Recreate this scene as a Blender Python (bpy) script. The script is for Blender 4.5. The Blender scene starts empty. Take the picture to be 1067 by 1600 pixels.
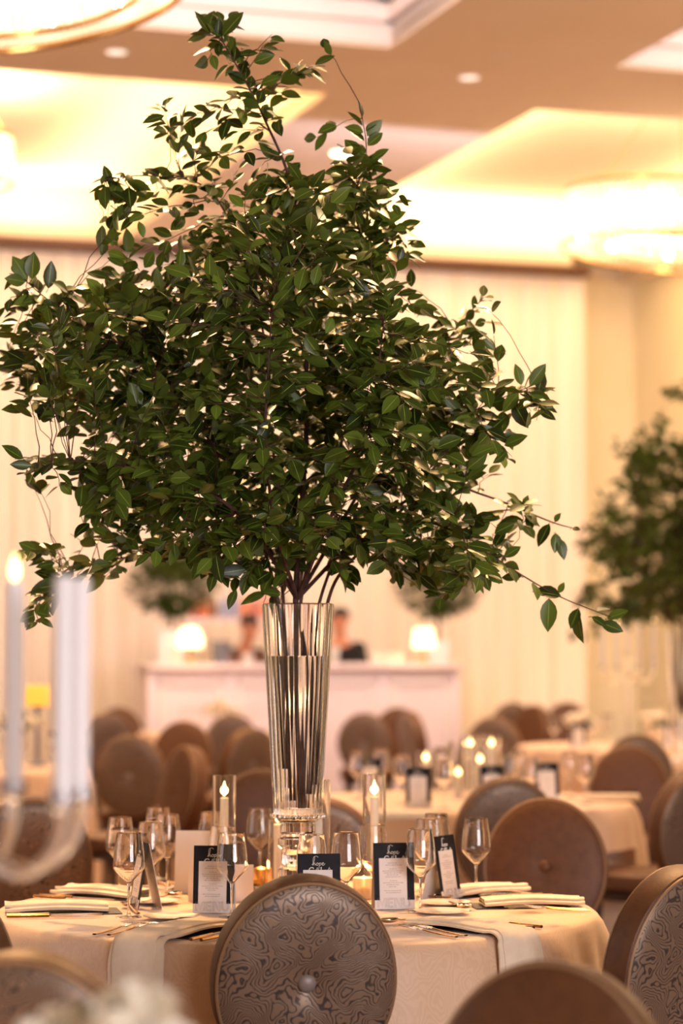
import bpy, bmesh, math, random
from mathutils import Vector, Matrix, Euler
random.seed(7)
PI = math.pi
C = bpy.context.scene.collection
SC = bpy.context.scene

# ------------------------------------------------------------------ camera
CAMZ = 1.44
F = 85.0 / 36.0 * 1600.0
PITCH = math.atan(212.0 / F)
cam_d = bpy.data.cameras.new('camera')
cam = bpy.data.objects.new('camera', cam_d); C.objects.link(cam)
cam.location = (0, 0, CAMZ); cam.rotation_euler = (PI/2 + PITCH, 0, 0)
cam_d.lens = 85; cam_d.sensor_fit = 'VERTICAL'; cam_d.sensor_height = 36; cam_d.sensor_width = 36
cam_d.clip_start = 0.05; cam_d.clip_end = 200
cam_d.dof.use_dof = True; cam_d.dof.focus_distance = 6.0; cam_d.dof.aperture_fstop = 2.1
SC.camera = cam
SC.view_settings.view_transform = 'Standard'; SC.view_settings.look = 'None'
SC.view_settings.gamma = 1.0; SC.view_settings.use_curve_mapping = False
SC.view_settings.exposure = 0.0
SC.cycles.transmission_bounces = 20; SC.cycles.max_bounces = 20; SC.cycles.diffuse_bounces = 4

# ------------------------------------------------------------------ room axes
YAW = math.radians(18)
cy_, sy_ = math.cos(YAW), math.sin(YAW)
def RM(u, v, z):            # room coordinates: u into the room, v to the right
    return Vector((v*cy_ - u*sy_, v*sy_ + u*cy_, z))
HS = 5.34                   # soffit height

# ------------------------------------------------------------------ world and lights
w = bpy.data.worlds.new('world'); SC.world = w; w.use_nodes = True
bg = w.node_tree.nodes['Background']
bg.inputs[0].default_value = (1.0, 0.62, 0.34, 1); bg.inputs[1].default_value = 0.25

def area(name, loc, tgt, sx, sy, col, power):
    d = bpy.data.lights.new(name, 'AREA'); d.shape = 'RECTANGLE'; d.size = sx; d.size_y = sy
    d.color = col; d.energy = power
    o = bpy.data.objects.new(name, d); C.objects.link(o); o.location = loc
    o.rotation_euler = (Vector(tgt) - Vector(loc)).to_track_quat('-Z', 'Y').to_euler()
    return o
DAY = (1.0, 0.94, 0.97)
WARM = (1.0, 0.74, 0.42)
# daylight through the windows of the wall behind the photographer
area('window_daylight', (4.2, -3.4, 2.3), (3.0, 6.5, 1.9), 4.9, 2.4, DAY, 740)
area('window_daylight', (-8.3, 5.4, 2.6), (0, 6.2, 2.2), 5.0, 3.4, DAY, 100)
# warm cove strips hidden in the ceiling coffers (facing up)
def cove(u0, u1, v0, v1, power):
    um, vm = (u0+u1)/2, (v0+v1)/2
    d = bpy.data.lights.new('cove_light', 'AREA'); d.shape = 'RECTANGLE'
    d.size = abs(v1-v0); d.size_y = abs(u1-u0); d.color = WARM; d.energy = power
    o = bpy.data.objects.new('cove_light', d); C.objects.link(o)
    o.location = RM(um, vm, HS+0.12); o.rotation_euler = (PI, 0, YAW)
COFFERS = [(16.08, 22.8, 1.05, 5.10, True), (16.08, 22.8, 6.70, 10.75, True),
           (8.0, 14.7, 1.05, 5.13, False), (8.0, 14.7, 6.73, 10.75, False)]
for (u0, u1, v0, v1, on_) in COFFERS:
    if on_:
        cove(u1-0.9, u1-0.10, v0+.2, v1-.2, 55)
        cove(u0+0.10, u0+1.2, v0+.2, v1-.2, 60)
        cove(u0+.3, u1-.3, v0+0.10, v0+0.9, 60)
        cove(u0+.3, u1-.3, v1-0.9, v1-0.10, 50)
for (v0, v1) in ((1.05, 5.13), (6.73, 10.75)):  # added unseen fill for the near mouldings, standing in for window daylight
    d = bpy.data.lights.new('tray_fill', 'AREA'); d.shape = 'RECTANGLE'; d.size = 3.4; d.size_y = .4; d.color = (1, .86, .8); d.energy = 70
    o = bpy.data.objects.new('tray_fill', d); C.objects.link(o); o.location = RM(12.2, (v0+v1)/2, HS+.1); o.rotation_euler = (math.radians(125), 0, YAW)
# added warm fill over the room, and uplights at the foot of the drapes
def point(loc, col, power, r=0.1):
    d = bpy.data.lights.new('glow_or_fill', 'POINT'); d.color = col; d.energy = power; d.shadow_soft_size = r
    o = bpy.data.objects.new('glow_or_fill', d); C.objects.link(o); o.location = loc; return o
def spot(name, loc, tgt, col, power, size, blend=0.8, r=0.15):
    d = bpy.data.lights.new(name, 'SPOT'); d.color = col; d.energy = power; d.spot_size = math.radians(size); d.spot_blend = blend; d.shadow_soft_size = r
    o = bpy.data.objects.new(name, d); C.objects.link(o); o.location = loc
    o.rotation_euler = (Vector(tgt)-Vector(loc)).to_track_quat('-Z', 'Y').to_euler(); return o
for p_ in ((5.5, 12.5, 3.7), (-5.5, 12.5, 3.7), (1.6, 9.0, 4.6), (7.5, 15.0, 3.7)):      # unseen fill points added to brighten the soffit, not real fittings
    point(p_, (1, .70, .42), 180, .25)
for v in (2.0, 5.4, 8.8):
    area('drape_wash', RM(20.4, v, 5.2), RM(22.8, v, 2.6), 2.6, 0.3, (1.0, 0.78, 0.66), 8)
for v in (9.0, 10.4):
    spot('uplight', RM(21.5, v, 0.15), RM(22.9, v, 2.6), (1.0, 0.58, 0.24), 26, 110)
spot('uplight', RM(21.5, 1.0, 0.15), RM(22.9, 1.0, 2.6), (1.0, 0.58, 0.24), 26, 110)
# recessed ceiling spots over the main table
spot('ceiling_spot', (-1.5, 9.2, 5.2), (-0.2, 6.6, 0.9), (1.0, 0.55, 0.23), 1500, 50, 0.6, 0.06)
spot('ceiling_spot', (1.2, 8.6, 5.2), (0.3, 6.6, 0.8), (1.0, 0.55, 0.23), 1000, 50, 0.6, 0.06)
spot('ceiling_spot', (0.6, 12.5, 5.2), (0.4, 11.5, 0.8), (1.0, 0.60, 0.28), 560, 80, 0.6, 0.06)
spot('ceiling_spot', (-1.6, 15.0, 5.2), (-1.6, 14.5, 0.8), (1.0, 0.60, 0.28), 560, 90, 0.6, 0.06)
spot('ceiling_spot', (2.2, 17.0, 5.2), (2.0, 16.5, 0.8), (1.0, 0.60, 0.28), 560, 90, 0.6, 0.06)
area('bar_light', (0.8, 17.5, 4.9), (-0.4, 20.8, 1.0), 2.0, 0.6, (0.86, 0.80, 1.0), 95)

# ------------------------------------------------------------------ pixel helpers
def ray(px, py):
    a = (px-533.5)/F; b = (800-py)/F
    return Vector((a, math.cos(PITCH) - b*math.sin(PITCH), math.sin(PITCH) + b*math.cos(PITCH)))
def at(px, py, Y):
    d = ray(px, py); t = Y/d.y
    return Vector((d.x*t, Y, CAMZ + d.z*t))
def on(px, py, z):
    d = ray(px, py); t = (z-CAMZ)/d.z
    return Vector((d.x*t, d.y*t, z))
def project(p):
    q = p - Vector((0, 0, CAMZ))
    dep = q.y*math.cos(PITCH) + q.z*math.sin(PITCH)
    up = -q.y*math.sin(PITCH) + q.z*math.cos(PITCH)
    return 533.5 + F*q.x/dep, 800 - F*up/dep

# ------------------------------------------------------------------ materials
def lin(c):
    return tuple(((x/12.92) if x <= 0.04045 else ((x+0.055)/1.055)**2.4) for x in c)
def srgb(r, g, b): return lin((r/255, g/255, b/255))
def sock(b, *names):
    for n in names:
        if n in b.inputs: return b.inputs[n]
def pbr(name, col, rough=0.5, metal=0.0, trans=0.0, ior=1.45, emit=None, es=0.0, coat=0.0, sheen=0.0, spec=None):
    m = bpy.data.materials.new(name); m.use_nodes = True
    b = m.node_tree.nodes['Principled BSDF']
    b.inputs['Base Color'].default_value = (*col, 1); b.inputs['Roughness'].default_value = rough
    b.inputs['Metallic'].default_value = metal; b.inputs['IOR'].default_value = ior
    b.inputs['Transmission Weight'].default_value = trans
    if emit: b.inputs['Emission Color'].default_value = (*emit, 1); b.inputs['Emission Strength'].default_value = es
    b.inputs['Coat Weight'].default_value = coat; b.inputs['Sheen Weight'].default_value = sheen
    if spec is not None: b.inputs['Specular IOR Level'].default_value = spec
    return m
def N(m, t, **kw):
    n = m.node_tree.nodes.new(t)
    for k, v in kw.items(): setattr(n, k, v)
    return n
def L(m, a, b): m.node_tree.links.new(a, b)
def noise_tint(m, c1, c2, scale=8, detail=4, bump=0.0, bscale=None, coord='Object', stretch=None):
    b = m.node_tree.nodes['Principled BSDF']
    tc = N(m, 'ShaderNodeTexCoord'); nz = N(m, 'ShaderNodeTexNoise')
    src = tc.outputs[coord]
    if stretch:
        mp = N(m, 'ShaderNodeMapping'); mp.inputs['Scale'].default_value = stretch; L(m, src, mp.inputs['Vector']); src = mp.outputs[0]
    nz.inputs['Scale'].default_value = scale; nz.inputs['Detail'].default_value = detail
    L(m, src, nz.inputs['Vector'])
    r = N(m, 'ShaderNodeValToRGB'); r.color_ramp.elements[0].color = (*c1, 1); r.color_ramp.elements[1].color = (*c2, 1)
    r.color_ramp.elements[0].position = .3; r.color_ramp.elements[1].position = .7
    L(m, nz.outputs['Fac'], r.inputs[0]); L(m, r.outputs[0], b.inputs['Base Color'])
    if bump:
        n2 = N(m, 'ShaderNodeTexNoise'); n2.inputs['Scale'].default_value = bscale or scale*8; n2.inputs['Detail'].default_value = 3
        L(m, src, n2.inputs['Vector'])
        bp = N(m, 'ShaderNodeBump'); bp.inputs['Strength'].default_value = bump; bp.inputs['Distance'].default_value = .002
        L(m, n2.outputs['Fac'], bp.inputs['Height']); L(m, bp.outputs[0], b.inputs['Normal'])
    return m
def contour(name, c_hi, c_lo, scale, freq, rough, metal, bump, dist=0.004, width=(0.28, 0.55), stretch=(1, 1, 1), sheen=0.0):
    """wandering growth-ring lines, as on a moire wood-grain fabric"""
    m = pbr(name, c_hi, rough, metal, sheen=sheen); b = m.node_tree.nodes['Principled BSDF']
    tc = N(m, 'ShaderNodeTexCoord'); mp = N(m, 'ShaderNodeMapping'); mp.inputs['Scale'].default_value = stretch
    L(m, tc.outputs['Object'], mp.inputs['Vector'])
    nz = N(m, 'ShaderNodeTexNoise'); nz.inputs['Scale'].default_value = scale; nz.inputs['Detail'].default_value = 3.0; nz.inputs['Roughness'].default_value = .36
    L(m, mp.outputs[0], nz.inputs['Vector'])
    mu = N(m, 'ShaderNodeMath', operation='MULTIPLY'); mu.inputs[1].default_value = freq; L(m, nz.outputs['Fac'], mu.inputs[0])
    sn = N(m, 'ShaderNodeMath', operation='SINE'); L(m, mu.outputs[0], sn.inputs[0])
    ad = N(m, 'ShaderNodeMath', operation='MULTIPLY_ADD'); ad.inputs[1].default_value = .5; ad.inputs[2].default_value = .5; L(m, sn.outputs[0], ad.inputs[0])
    r = N(m, 'ShaderNodeValToRGB'); r.color_ramp.elements[0].position = width[0]; r.color_ramp.elements[1].position = width[1]
    r.color_ramp.elements[0].color = (*c_lo, 1); r.color_ramp.elements[1].color = (*c_hi, 1)
    L(m, ad.outputs[0], r.inputs[0]); L(m, r.outputs[0], b.inputs['Base Color'])
    bp = N(m, 'ShaderNodeBump'); bp.inputs['Strength'].default_value = bump; bp.inputs['Distance'].default_value = dist
    L(m, r.outputs[0], bp.inputs['Height']); L(m, bp.outputs[0], b.inputs['Normal'])
    return m

M = {}
M['glass'] = pbr('clear_glass', (1, 1, 1), 0.0, trans=1.0, ior=1.46)
M['crystal'] = pbr('crystal_glass', (1, 1, 1), 0.02, trans=1.0, ior=1.52)
M['acrylic'] = pbr('clear_acrylic', (.98, .98, 1), 0.04, trans=1.0, ior=1.49)
M['water'] = pbr('water', (1, 1, 1), 0.0, trans=1.0, ior=1.33)
M['rod'] = pbr('crystal_rod', (1, .97, .92), 0.18, trans=0.65, ior=1.5)
M['panel'] = contour('ring_grain_fabric', srgb(138, 114, 95), srgb(70, 60, 57), 8.5, 270, .38, .25, .6, .0025, (.06, .40))
M['leather'] = noise_tint(pbr('bronze_leather', srgb(128, 92, 60), .5, .1), srgb(88, 53, 28), srgb(104, 65, 37), 30, 4, .25, 300)
M['welt'] = pbr('welt_cord', srgb(150, 118, 88), .45, .2)
M['button'] = pbr('grey_button', srgb(150, 138, 134), .45, .2)
M['leg'] = noise_tint(pbr('dark_wood', srgb(60, 38, 24), .4), srgb(48, 30, 19), srgb(70, 45, 28), 12)
M['cloth'] = contour('champagne_moire_cloth', srgb(228, 192, 160), srgb(223, 186, 153), 12, 160, .5, 0, .12, .0006, (.2, .8), (1, 1, .6), .3)
M['napkin'] = noise_tint(pbr('ivory_napkin', srgb(238, 218, 194), .75, sheen=.2), srgb(234, 212, 186), srgb(242, 224, 202), 40, 4, .35, 900)
M['navy'] = noise_tint(pbr('navy_card', srgb(30, 28, 36), .6, spec=.25), srgb(24, 22, 30), srgb(32, 30, 38), 60)
M['white_card'] = pbr('white_card', srgb(236, 226, 222), .6)
M['ink'] = pbr('grey_ink', srgb(150, 140, 136), .7)
M['white_ink'] = pbr('silver_ink', srgb(238, 236, 232), .4)
M['dark_card'] = pbr('dark_program_card', srgb(36, 30, 30), .4)
M['gold'] = pbr('gold_metal', srgb(196, 150, 90), .22, 1.0)
M['silver'] = pbr('silver_metal', srgb(215, 208, 200), .16, 1.0)
M['plate'] = pbr('white_china', srgb(238, 226, 212), .15, coat=.5)
M['wax'] = pbr('candle_wax', srgb(246, 238, 226), .45); 
M['wax'].node_tree.nodes['Principled BSDF'].inputs['Subsurface Weight'].default_value = .15
M['wax_white'] = pbr('white_candle', srgb(245, 242, 246), .4)
M['flame'] = pbr('flame', (1, .7, .3), .5, emit=(1.0, .66, .26), es=8)
M['wick'] = pbr('wick', (.02, .015, .01), .9)
M['bark'] = noise_tint(pbr('reddish_bark', srgb(74, 48, 42), .7), srgb(58, 38, 34), srgb(98, 62, 52), 40, 4, .4, 120)
M['soffit'] = noise_tint(pbr('painted_soffit', srgb(240, 220, 200), .85), srgb(238, 218, 197), srgb(242, 223, 203), 1.5)
M['coffer'] = pbr('coffer_paint', srgb(246, 232, 208), .8)
M['moulding'] = pbr('white_moulding', srgb(238, 226, 224), .7)
M['wall'] = noise_tint(pbr('cream_plaster', srgb(252, 238, 206), .8), srgb(250, 235, 202), srgb(253, 241, 212), 2)
M['drape'] = noise_tint(pbr('white_drape', srgb(248, 236, 224), .7, sheen=.2), srgb(246, 232, 220), srgb(250, 240, 230), 5, stretch=(1, 1, .1))
M['track'] = pbr('dark_track', srgb(84, 50, 30), .5)
M['carpet'] = contour('patterned_carpet', srgb(120, 84, 56), srgb(84, 58, 42), 2.2, 30, .95, 0, .2)
M['bar'] = noise_tint(pbr('white_bar_paint', srgb(240, 224, 228), .45), srgb(238, 222, 228), srgb(243, 227, 232), 3)
M['shade_lit'] = pbr('lit_lampshade', (1, .85, .6), .7, emit=(1.0, .74, .38), es=3.2)
M['bulb'] = pbr('lit_bulb', (1, .9, .7), .5, emit=(1.0, .82, .52), es=26)
M['led'] = pbr('chandelier_light', (1, .9, .7), .5, emit=(1.0, .70, .36), es=7)
M['downlight'] = pbr('downlight_lens', (1, .95, .9), .5, emit=(1.0, .85, .72), es=1.1)
M['downlight_on'] = pbr('downlight_bright', (1, .95, .9), .5, emit=(1.0, .86, .55), es=10)
M['amber'] = pbr('amber_glass', srgb(250, 180, 60), .3, emit=(1, .5, .08), es=.8)
M['black'] = pbr('black_cloth', srgb(26, 24, 28), .8)
M['hair'] = pbr('dark_hair', srgb(24, 18, 16), .5)
M['skin'] = pbr('skin', srgb(206, 140, 110), .55)
M['shirt'] = pbr('white_shirt', srgb(232, 228, 226), .7)
M['rose'] = pbr('cream_rose', srgb(255, 246, 228), .6, sheen=.3)
M['frost'] = pbr('frosted_votive', srgb(244, 226, 204), .35, trans=.35)
for n_, c_ in (('orange', (214, 110, 50)), ('blue', (120, 140, 190)), ('red', (180, 60, 44)), ('green', (60, 90, 50)), ('brown', (110, 60, 30))):
    M['bottle_'+n_] = pbr('bottle_'+n_, srgb(*c_), .12, coat=.4)
M['steel'] = pbr('grey_steel', srgb(120, 124, 140), .35, .6)

def leaf_material(name, d1, d2, under):
    m = pbr(name, d1, .36, spec=.4); b = m.node_tree.nodes['Principled BSDF']
    at_ = N(m, 'ShaderNodeAttribute', attribute_name='rnd'); mid = N(m, 'ShaderNodeAttribute', attribute_name='mid')
    r = N(m, 'ShaderNodeValToRGB'); r.color_ramp.elements[0].color = (*d1, 1); r.color_ramp.elements[1].color = (*d2, 1)
    e = r.color_ramp.elements.new(.88); e.color = tuple(.35*a+.65*b_ for a, b_ in zip(d1, d2)) + (1,)
    L(m, at_.outputs['Fac'], r.inputs[0])
    vein = N(m, 'ShaderNodeMath', operation='LESS_THAN'); vein.inputs[1].default_value = .05; L(m, mid.outputs['Fac'], vein.inputs[0])
    mx = N(m, 'ShaderNodeMix', data_type='RGBA'); L(m, vein.outputs[0], mx.inputs['Factor'])
    L(m, r.outputs[0], mx.inputs[6]); mx.inputs[7].default_value = (*[min(1, x*1.5+.01) for x in d2], 1)
    geo = N(m, 'ShaderNodeNewGeometry'); mx2 = N(m, 'ShaderNodeMix', data_type='RGBA')
    L(m, geo.outputs['Backfacing'], mx2.inputs['Factor']); L(m, mx.outputs[2], mx2.inputs[6]); mx2.inputs[7].default_value = (*under, 1)
    L(m, mx2.outputs[2], b.inputs['Base Color'])
    tr = N(m, 'ShaderNodeBsdfTranslucent'); tr.inputs[0].default_value = (.16, .22, .02, 1)
    ms = N(m, 'ShaderNodeMixShader'); ms.inputs[0].default_value = .05
    L(m, b.outputs[0], ms.inputs[1]); L(m, tr.outputs[0], ms.inputs[2])
    L(m, ms.outputs[0], m.node_tree.nodes['Material Output'].inputs['Surface'])
    return m
M['leaf'] = leaf_material('glossy_leaf', srgb(22, 36, 9), srgb(112, 134, 46), srgb(84, 100, 38))

# ------------------------------------------------------------------ mesh builder
class MB:
    def __init__(s): s.v = []; s.f = []; s.sm = []
    def add(s, vs, fs, smooth=True):
        n = len(s.v); s.v += [tuple(p) for p in vs]; s.f += [tuple(i+n for i in f) for f in fs]; s.sm += [smooth]*len(fs); return s
    def box(s, c, d, rot=None, bev=0.0):
        hx, hy, hz = d[0]/2, d[1]/2, d[2]/2
        if bev > 0:
            b = min(bev, hx*.9, hy*.9, hz*.9); bm = bmesh.new(); bmesh.ops.create_cube(bm, size=1)
            for v in bm.verts: v.co = Vector((v.co.x*d[0], v.co.y*d[1], v.co.z*d[2]))
            bmesh.ops.bevel(bm, geom=bm.edges[:], offset=b, segments=2, affect='EDGES', profile=.5)
            bm.verts.index_update(); vs = [v.co.copy() for v in bm.verts]; fs = [[v.index for v in f.verts] for f in bm.faces]; bm.free()
        else:
            vs = [Vector((x, y, z)) for x in (-hx, hx) for y in (-hy, hy) for z in (-hz, hz)]
            fs = [(0, 1, 3, 2), (4, 6, 7, 5), (0, 4, 5, 1), (2, 3, 7, 6), (0, 2, 6, 4), (1, 5, 7, 3)]
        R_ = rot or Matrix.Identity(3)
        return s.add([R_ @ v + Vector(c) for v in vs], fs, False)
    def lathe(s, prof, n=24, c=(0, 0, 0), mod=None, sx=1, sy=1, close=False):
        c = Vector(c); vs = []; k = len(prof)
        for (r, z) in prof:
            for i in range(n):
                a = 2*PI*i/n; q = r*(mod(a, z) if mod else 1)
                vs.append(c + Vector((q*math.cos(a)*sx, q*math.sin(a)*sy, z)))
        fs = []
        for j in range(k-1 if not close else k):
            for i in range(n):
                a, b = j*n+i, j*n+(i+1) % n; a2, b2 = ((j+1) % k)*n+i, ((j+1) % k)*n+(i+1) % n
                fs.append((a, b, b2, a2))
        if not close:
            fs.append(tuple(range(n-1, -1, -1))); fs.append(tuple((k-1)*n+i for i in range(n)))
        return s.add(vs, fs)
    def tube(s, pts, rad, n=8, closed=False):
        pts = [Vector(p) for p in pts]; m = len(pts)
        if not hasattr(rad, '__len__'): rad = [rad]*m
        vs = []; prev = None
        for i, p in enumerate(pts):
            if closed: t = pts[(i+1) % m]-pts[i-1]
            else: t = pts[min(i+1, m-1)]-pts[max(i-1, 0)]
            t = t.normalized() if t.length > 1e-9 else Vector((0, 0, 1))
            if prev is None:
                a = Vector((0, 0, 1)) if abs(t.z) < .9 else Vector((1, 0, 0)); x = t.cross(a).normalized()
            else:
                x = prev - t*prev.dot(t)
                x = x.normalized() if x.length > 1e-6 else t.orthogonal().normalized()
            prev = x; y = t.cross(x)
            for k in range(n):
                a = 2*PI*k/n; vs.append(p + (x*math.cos(a)+y*math.sin(a))*rad[i])
        fs = []
        for i in range(m if closed else m-1):
            j = (i+1) % m
            for k in range(n): fs.append((i*n+k, i*n+(k+1) % n, j*n+(k+1) % n, j*n+k))
        if not closed: fs.append(tuple(range(n-1, -1, -1))); fs.append(tuple((m-1)*n+k for k in range(n)))
        return s.add(vs, fs)
    def ball(s, c, r, n=12, k=8, sz=1.0, sy=1.0):
        c = Vector(c); prof = [(r*math.sin(PI*j/k)+1e-5, -r*sz*math.cos(PI*j/k)) for j in range(k+1)]
        return s.lathe(prof, n, c, sy=sy)
    def grid(s, fn, nu, nv, closed_u=False, smooth=True):
        vs = [fn(i/(nu if closed_u else nu-1), j/(nv-1)) for j in range(nv) for i in range(nu)]; fs = []
        for j in range(nv-1):
            for i in range(nu if closed_u else nu-1):
                i2 = (i+1) % nu; fs.append((j*nu+i, j*nu+i2, (j+1)*nu+i2, (j+1)*nu+i))
        return s.add(vs, fs, smooth)
    def mesh(s, name):
        me = bpy.data.meshes.new(name); me.from_pydata(s.v, [], s.f); me.polygons.foreach_set('use_smooth', s.sm); me.update(); me.set_sharp_from_angle(angle=math.radians(38)); return me
def link(name, me, mat, parent=None, loc=None, rot=None):
    if mat is not None and not me.materials: me.materials.append(mat)
    o = bpy.data.objects.new(name, me); C.objects.link(o)
    if parent is not None: o.parent = parent
    if loc is not None: o.location = loc
    if rot is not None: o.rotation_euler = rot
    return o
def obj(name, mb, mat, parent=None, loc=None, rot=None): return link(name, mb.mesh(name), M[mat] if isinstance(mat, str) else mat, parent, loc, rot)
def tag(o, label=None, cat=None, group=None, kind=None):
    if label: o['label'] = label
    if cat: o['category'] = cat
    if group: o['group'] = group
    if kind: o['kind'] = kind
    return o
def thing(name, label, cat, loc=(0, 0, 0), rz=0, group=None):
    o = bpy.data.objects.new(name, None); C.objects.link(o); o.location = loc; o.rotation_euler = (0, 0, rz)
    o.empty_display_size = .1
    return tag(o, label, cat, group)
KIDS = {}
def kids(o): return [c for c in C.objects if c.parent == o]
def dup(src, loc, rz=0, label=None, group=None, tree=None, rot=None):
    tree = tree or KIDS.setdefault(src.name, snapshot(src))
    r = src.copy(); C.objects.link(r); r.location = loc; r.rotation_euler = rot if rot is not None else (0, 0, rz)
    if label: r['label'] = label
    if group: r['group'] = group
    for ch, gs in tree:
        c = ch.copy(); C.objects.link(c); c.parent = r
        for g in gs:
            d = g.copy(); C.objects.link(d); d.parent = c
    return r
def snapshot(o):
    return [(c, kids(c)) for c in kids(o)]

# ================================================================== SETTING
def struct(name, mb, mat): o = obj(name, mb, mat); o['kind'] = 'structure'; return o
fl = MB(); fl.add([RM(-9, -12, 0), RM(-9, 14, 0), RM(24, 14, 0), RM(24, -12, 0)], [(0, 1, 2, 3)], False)
fl.add([RM(-9, -12, -.1), RM(-9, 14, -.1), RM(24, 14, -.1), RM(24, -12, -.1)], [(3, 2, 1, 0)], False)
struct('floor', fl, 'carpet')
def rbox(mb, u0, u1, v0, v1, z0, z1):
    vs = [RM(u, v, z) for u in (u0, u1) for v in (v0, v1) for z in (z0, z1)]
    return mb.add(vs, [(0, 1, 3, 2), (4, 6, 7, 5), (0, 4, 5, 1), (2, 3, 7, 6), (0, 2, 6, 4), (1, 5, 7, 3)], False)
wb = MB(); rbox(wb, 23.55, 23.75, -12, 11.2, 0, 6.2); struct('wall_back', wb, 'wall')
wr = MB(); rbox(wr, 8, 23.55, 10.95, 11.15, 0, HS); struct('wall_right', wr, 'wall')
# ceiling: soffit strips around the coffers
ce = MB(); H2 = HS+.12
ub = [7.0, 8.0, 14.7, 16.08, 22.8, 23.55]; vb = [-12, -4.6, -.55, 1.05, 5.11, 6.71, 10.75, 11.15]
holes = {(1, 3), (1, 5), (3, 3), (3, 5), (1, 1), (3, 1)}
for i in range(len(ub)-1):
    for j in range(len(vb)-1):
        if (i, j) in holes: continue
        if i == 4 and j == 5: continue
        rbox(ce, ub[i], ub[i+1], vb[j], vb[j+1], HS, H2)
rbox(ce, 22.8, 23.55, 6.71, 9.9, HS, H2)
rbox(ce, 23.5, 23.55, 9.9, 10.75, HS, H2)
ceil = struct('ceiling', ce, 'soffit')
def coffer(u0, u1, v0, v1, top, steps, name, mat):
    mb = MB(); t = .06
    rbox(mb, u0-.3, u1+.3, v0-.3, v1+.3, top, top+.08)
    rbox(mb, u1, u1+t, v0-t, v1+t, H2, top); rbox(mb, u0-t, u0, v0-t, v1+t, H2, top)
    rbox(mb, u0, u1, v0-t, v0, H2, top); rbox(mb, u0, u1, v1, v1+t, H2, top)
    o = struct(name, mb, mat)
    if steps:
        for k in range(5):
            s_ = MB(); d = .05*k; z0 = HS+.02+.14*k
            for (a, b, c, e) in ((u1-.02-d, u1, v0, v1), (u0, u0+.02+d, v0, v1), (u0, u1, v0, v0+.02+d), (u0, u1, v1-.02-d, v1)):
                rbox(s_, a, b, c, e, z0, z0+.10)
            q = struct('trim_%d' % (k+1), s_, 'moulding')
for i, (u0, u1, v0, v1, lit) in enumerate(COFFERS):
    u1b = u1
    if i == 1:
        u1b = 22.8
    coffer(u0, u1b, v0, v1, HS+(.52 if lit else .75), not lit, 'ceiling_coffer', 'coffer' if lit else 'moulding')
coffer(16.08, 22.8, -4.6, -.55, HS+.52, False, 'ceiling_coffer', 'coffer')
coffer(8.0, 14.7, -4.6, -.55, HS+.75, False, 'ceiling_coffer', 'moulding')
tk = MB(); rbox(tk, 22.55, 22.72, -10, 10.0, HS-.11, HS-.005)
tag(obj('curtain_track', tk, 'track'), 'dark brown curtain track under the ceiling along the top of the white drapes', 'curtain track')
# white drape panels
DRAPES = ['first', 'second', 'third', 'fourth', 'fifth', 'sixth', 'seventh', 'eighth']
def drape(v0, v1, ph):
    mb = MB(); n = int((v1-v0)/.035)
    def fn(a, b):
        v = v0+(v1-v0)*a; z = .02+(HS-.14)*b
        f = .045*math.sin(v*2*PI/.21+ph+.6*math.sin(v*3.1)) + .018*math.sin(v*2*PI/.083+ph*2)
        return RM(22.72+f*(1-.25*b), v, z)
    mb.grid(fn, n, 8)
    def fn2(a, b): return fn(1-a, b) + RM(.008, 0, 0)
    mb.grid(fn2, n, 8)
    return tag(obj('drape', mb, 'drape'), 'white pleated floor-length drape, %s panel from the right end of the curtain track' % DRAPES[7-k], 'drape', 'white drapes along the back wall')
vv = -6.0; k = 0
while vv < 9.9:
    drape(vv, min(vv+2.0, 10.0), 0.0); vv += 2.0; k += 1
# windows in the wall behind the photographer
wf = MB()
for (a, b, z0, z1) in ((-9, 1.7, 0, 5.2), (6.7, 11, 0, 5.2), (1.7, 6.7, 0, 1.05), (1.7, 6.7, 3.55, 5.2)):
    wf.box(((a+b)/2, -3.55, (z0+z1)/2), (b-a, .2, z1-z0))
struct('wall_front', wf, 'wall')
for i in range(4):
    a, b = 1.7+1.25*i, 1.7+1.25*(i+1); fr = MB()
    for x in (a+.04, (a+b)/2, b-.04): fr.box((x, -3.25, 2.3), (.07, .06, 2.5))
    for z in (1.09, 2.7, 3.51): fr.box(((a+b)/2, -3.25, z), (b-a, .055, .07))
    struct('window_%d' % (i+1), fr, 'moulding')
wl = MB()
for (a, b, z0, z1) in ((-3.4, 2.8, 0, 5.2), (8.0, 11, 0, 5.2), (2.8, 8.0, 0, .85), (2.8, 8.0, 4.35, 5.2)):
    wl.box((-8.5, (a+b)/2, (z0+z1)/2), (.2, b-a, z1-z0))
struct('wall_left', wl, 'wall')
for i in range(2):
    a, b = 2.8+2.6*i, 2.8+2.6*(i+1); fr = MB()
    for y in (a+.04, (a+b)/2, b-.04): fr.box((-8.15, y, 2.6), (.06, .07, 3.5))
    for z in (.89, 3.2, 4.31): fr.box((-8.15, (a+b)/2, z), (.055, b-a, .07))
    struct('window_%d' % (i+5), fr, 'moulding')
# recessed downlights
def downlight(px, py, mat, label, r=.07):
    p = on(px, py, HS-.004)
    t = thing('downlight', label, 'ceiling light', p)
    obj('trim_ring', MB().lathe([(r*1.25, 0), (r*1.25, .004), (r, .004), (r, 0)], 20, close=True), 'moulding', t)
    obj('lens', MB().lathe([(r*.98, .001), (r*.98, .004)], 20), mat, t)
downlight(182, 82, 'downlight', 'small round pale ceiling downlight beside the big ring chandelier')
downlight(733, 122, 'downlight', 'small round pale ceiling downlight on the bare soffit right of the leaves')
downlight(535, 240, 'downlight_on', 'brightly lit ceiling downlight right behind the upper leaves', .09)
downlight(783, 90, 'soffit', 'faint unlit ceiling fitting above the bare soffit, near the pale moulding', .05)

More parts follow.
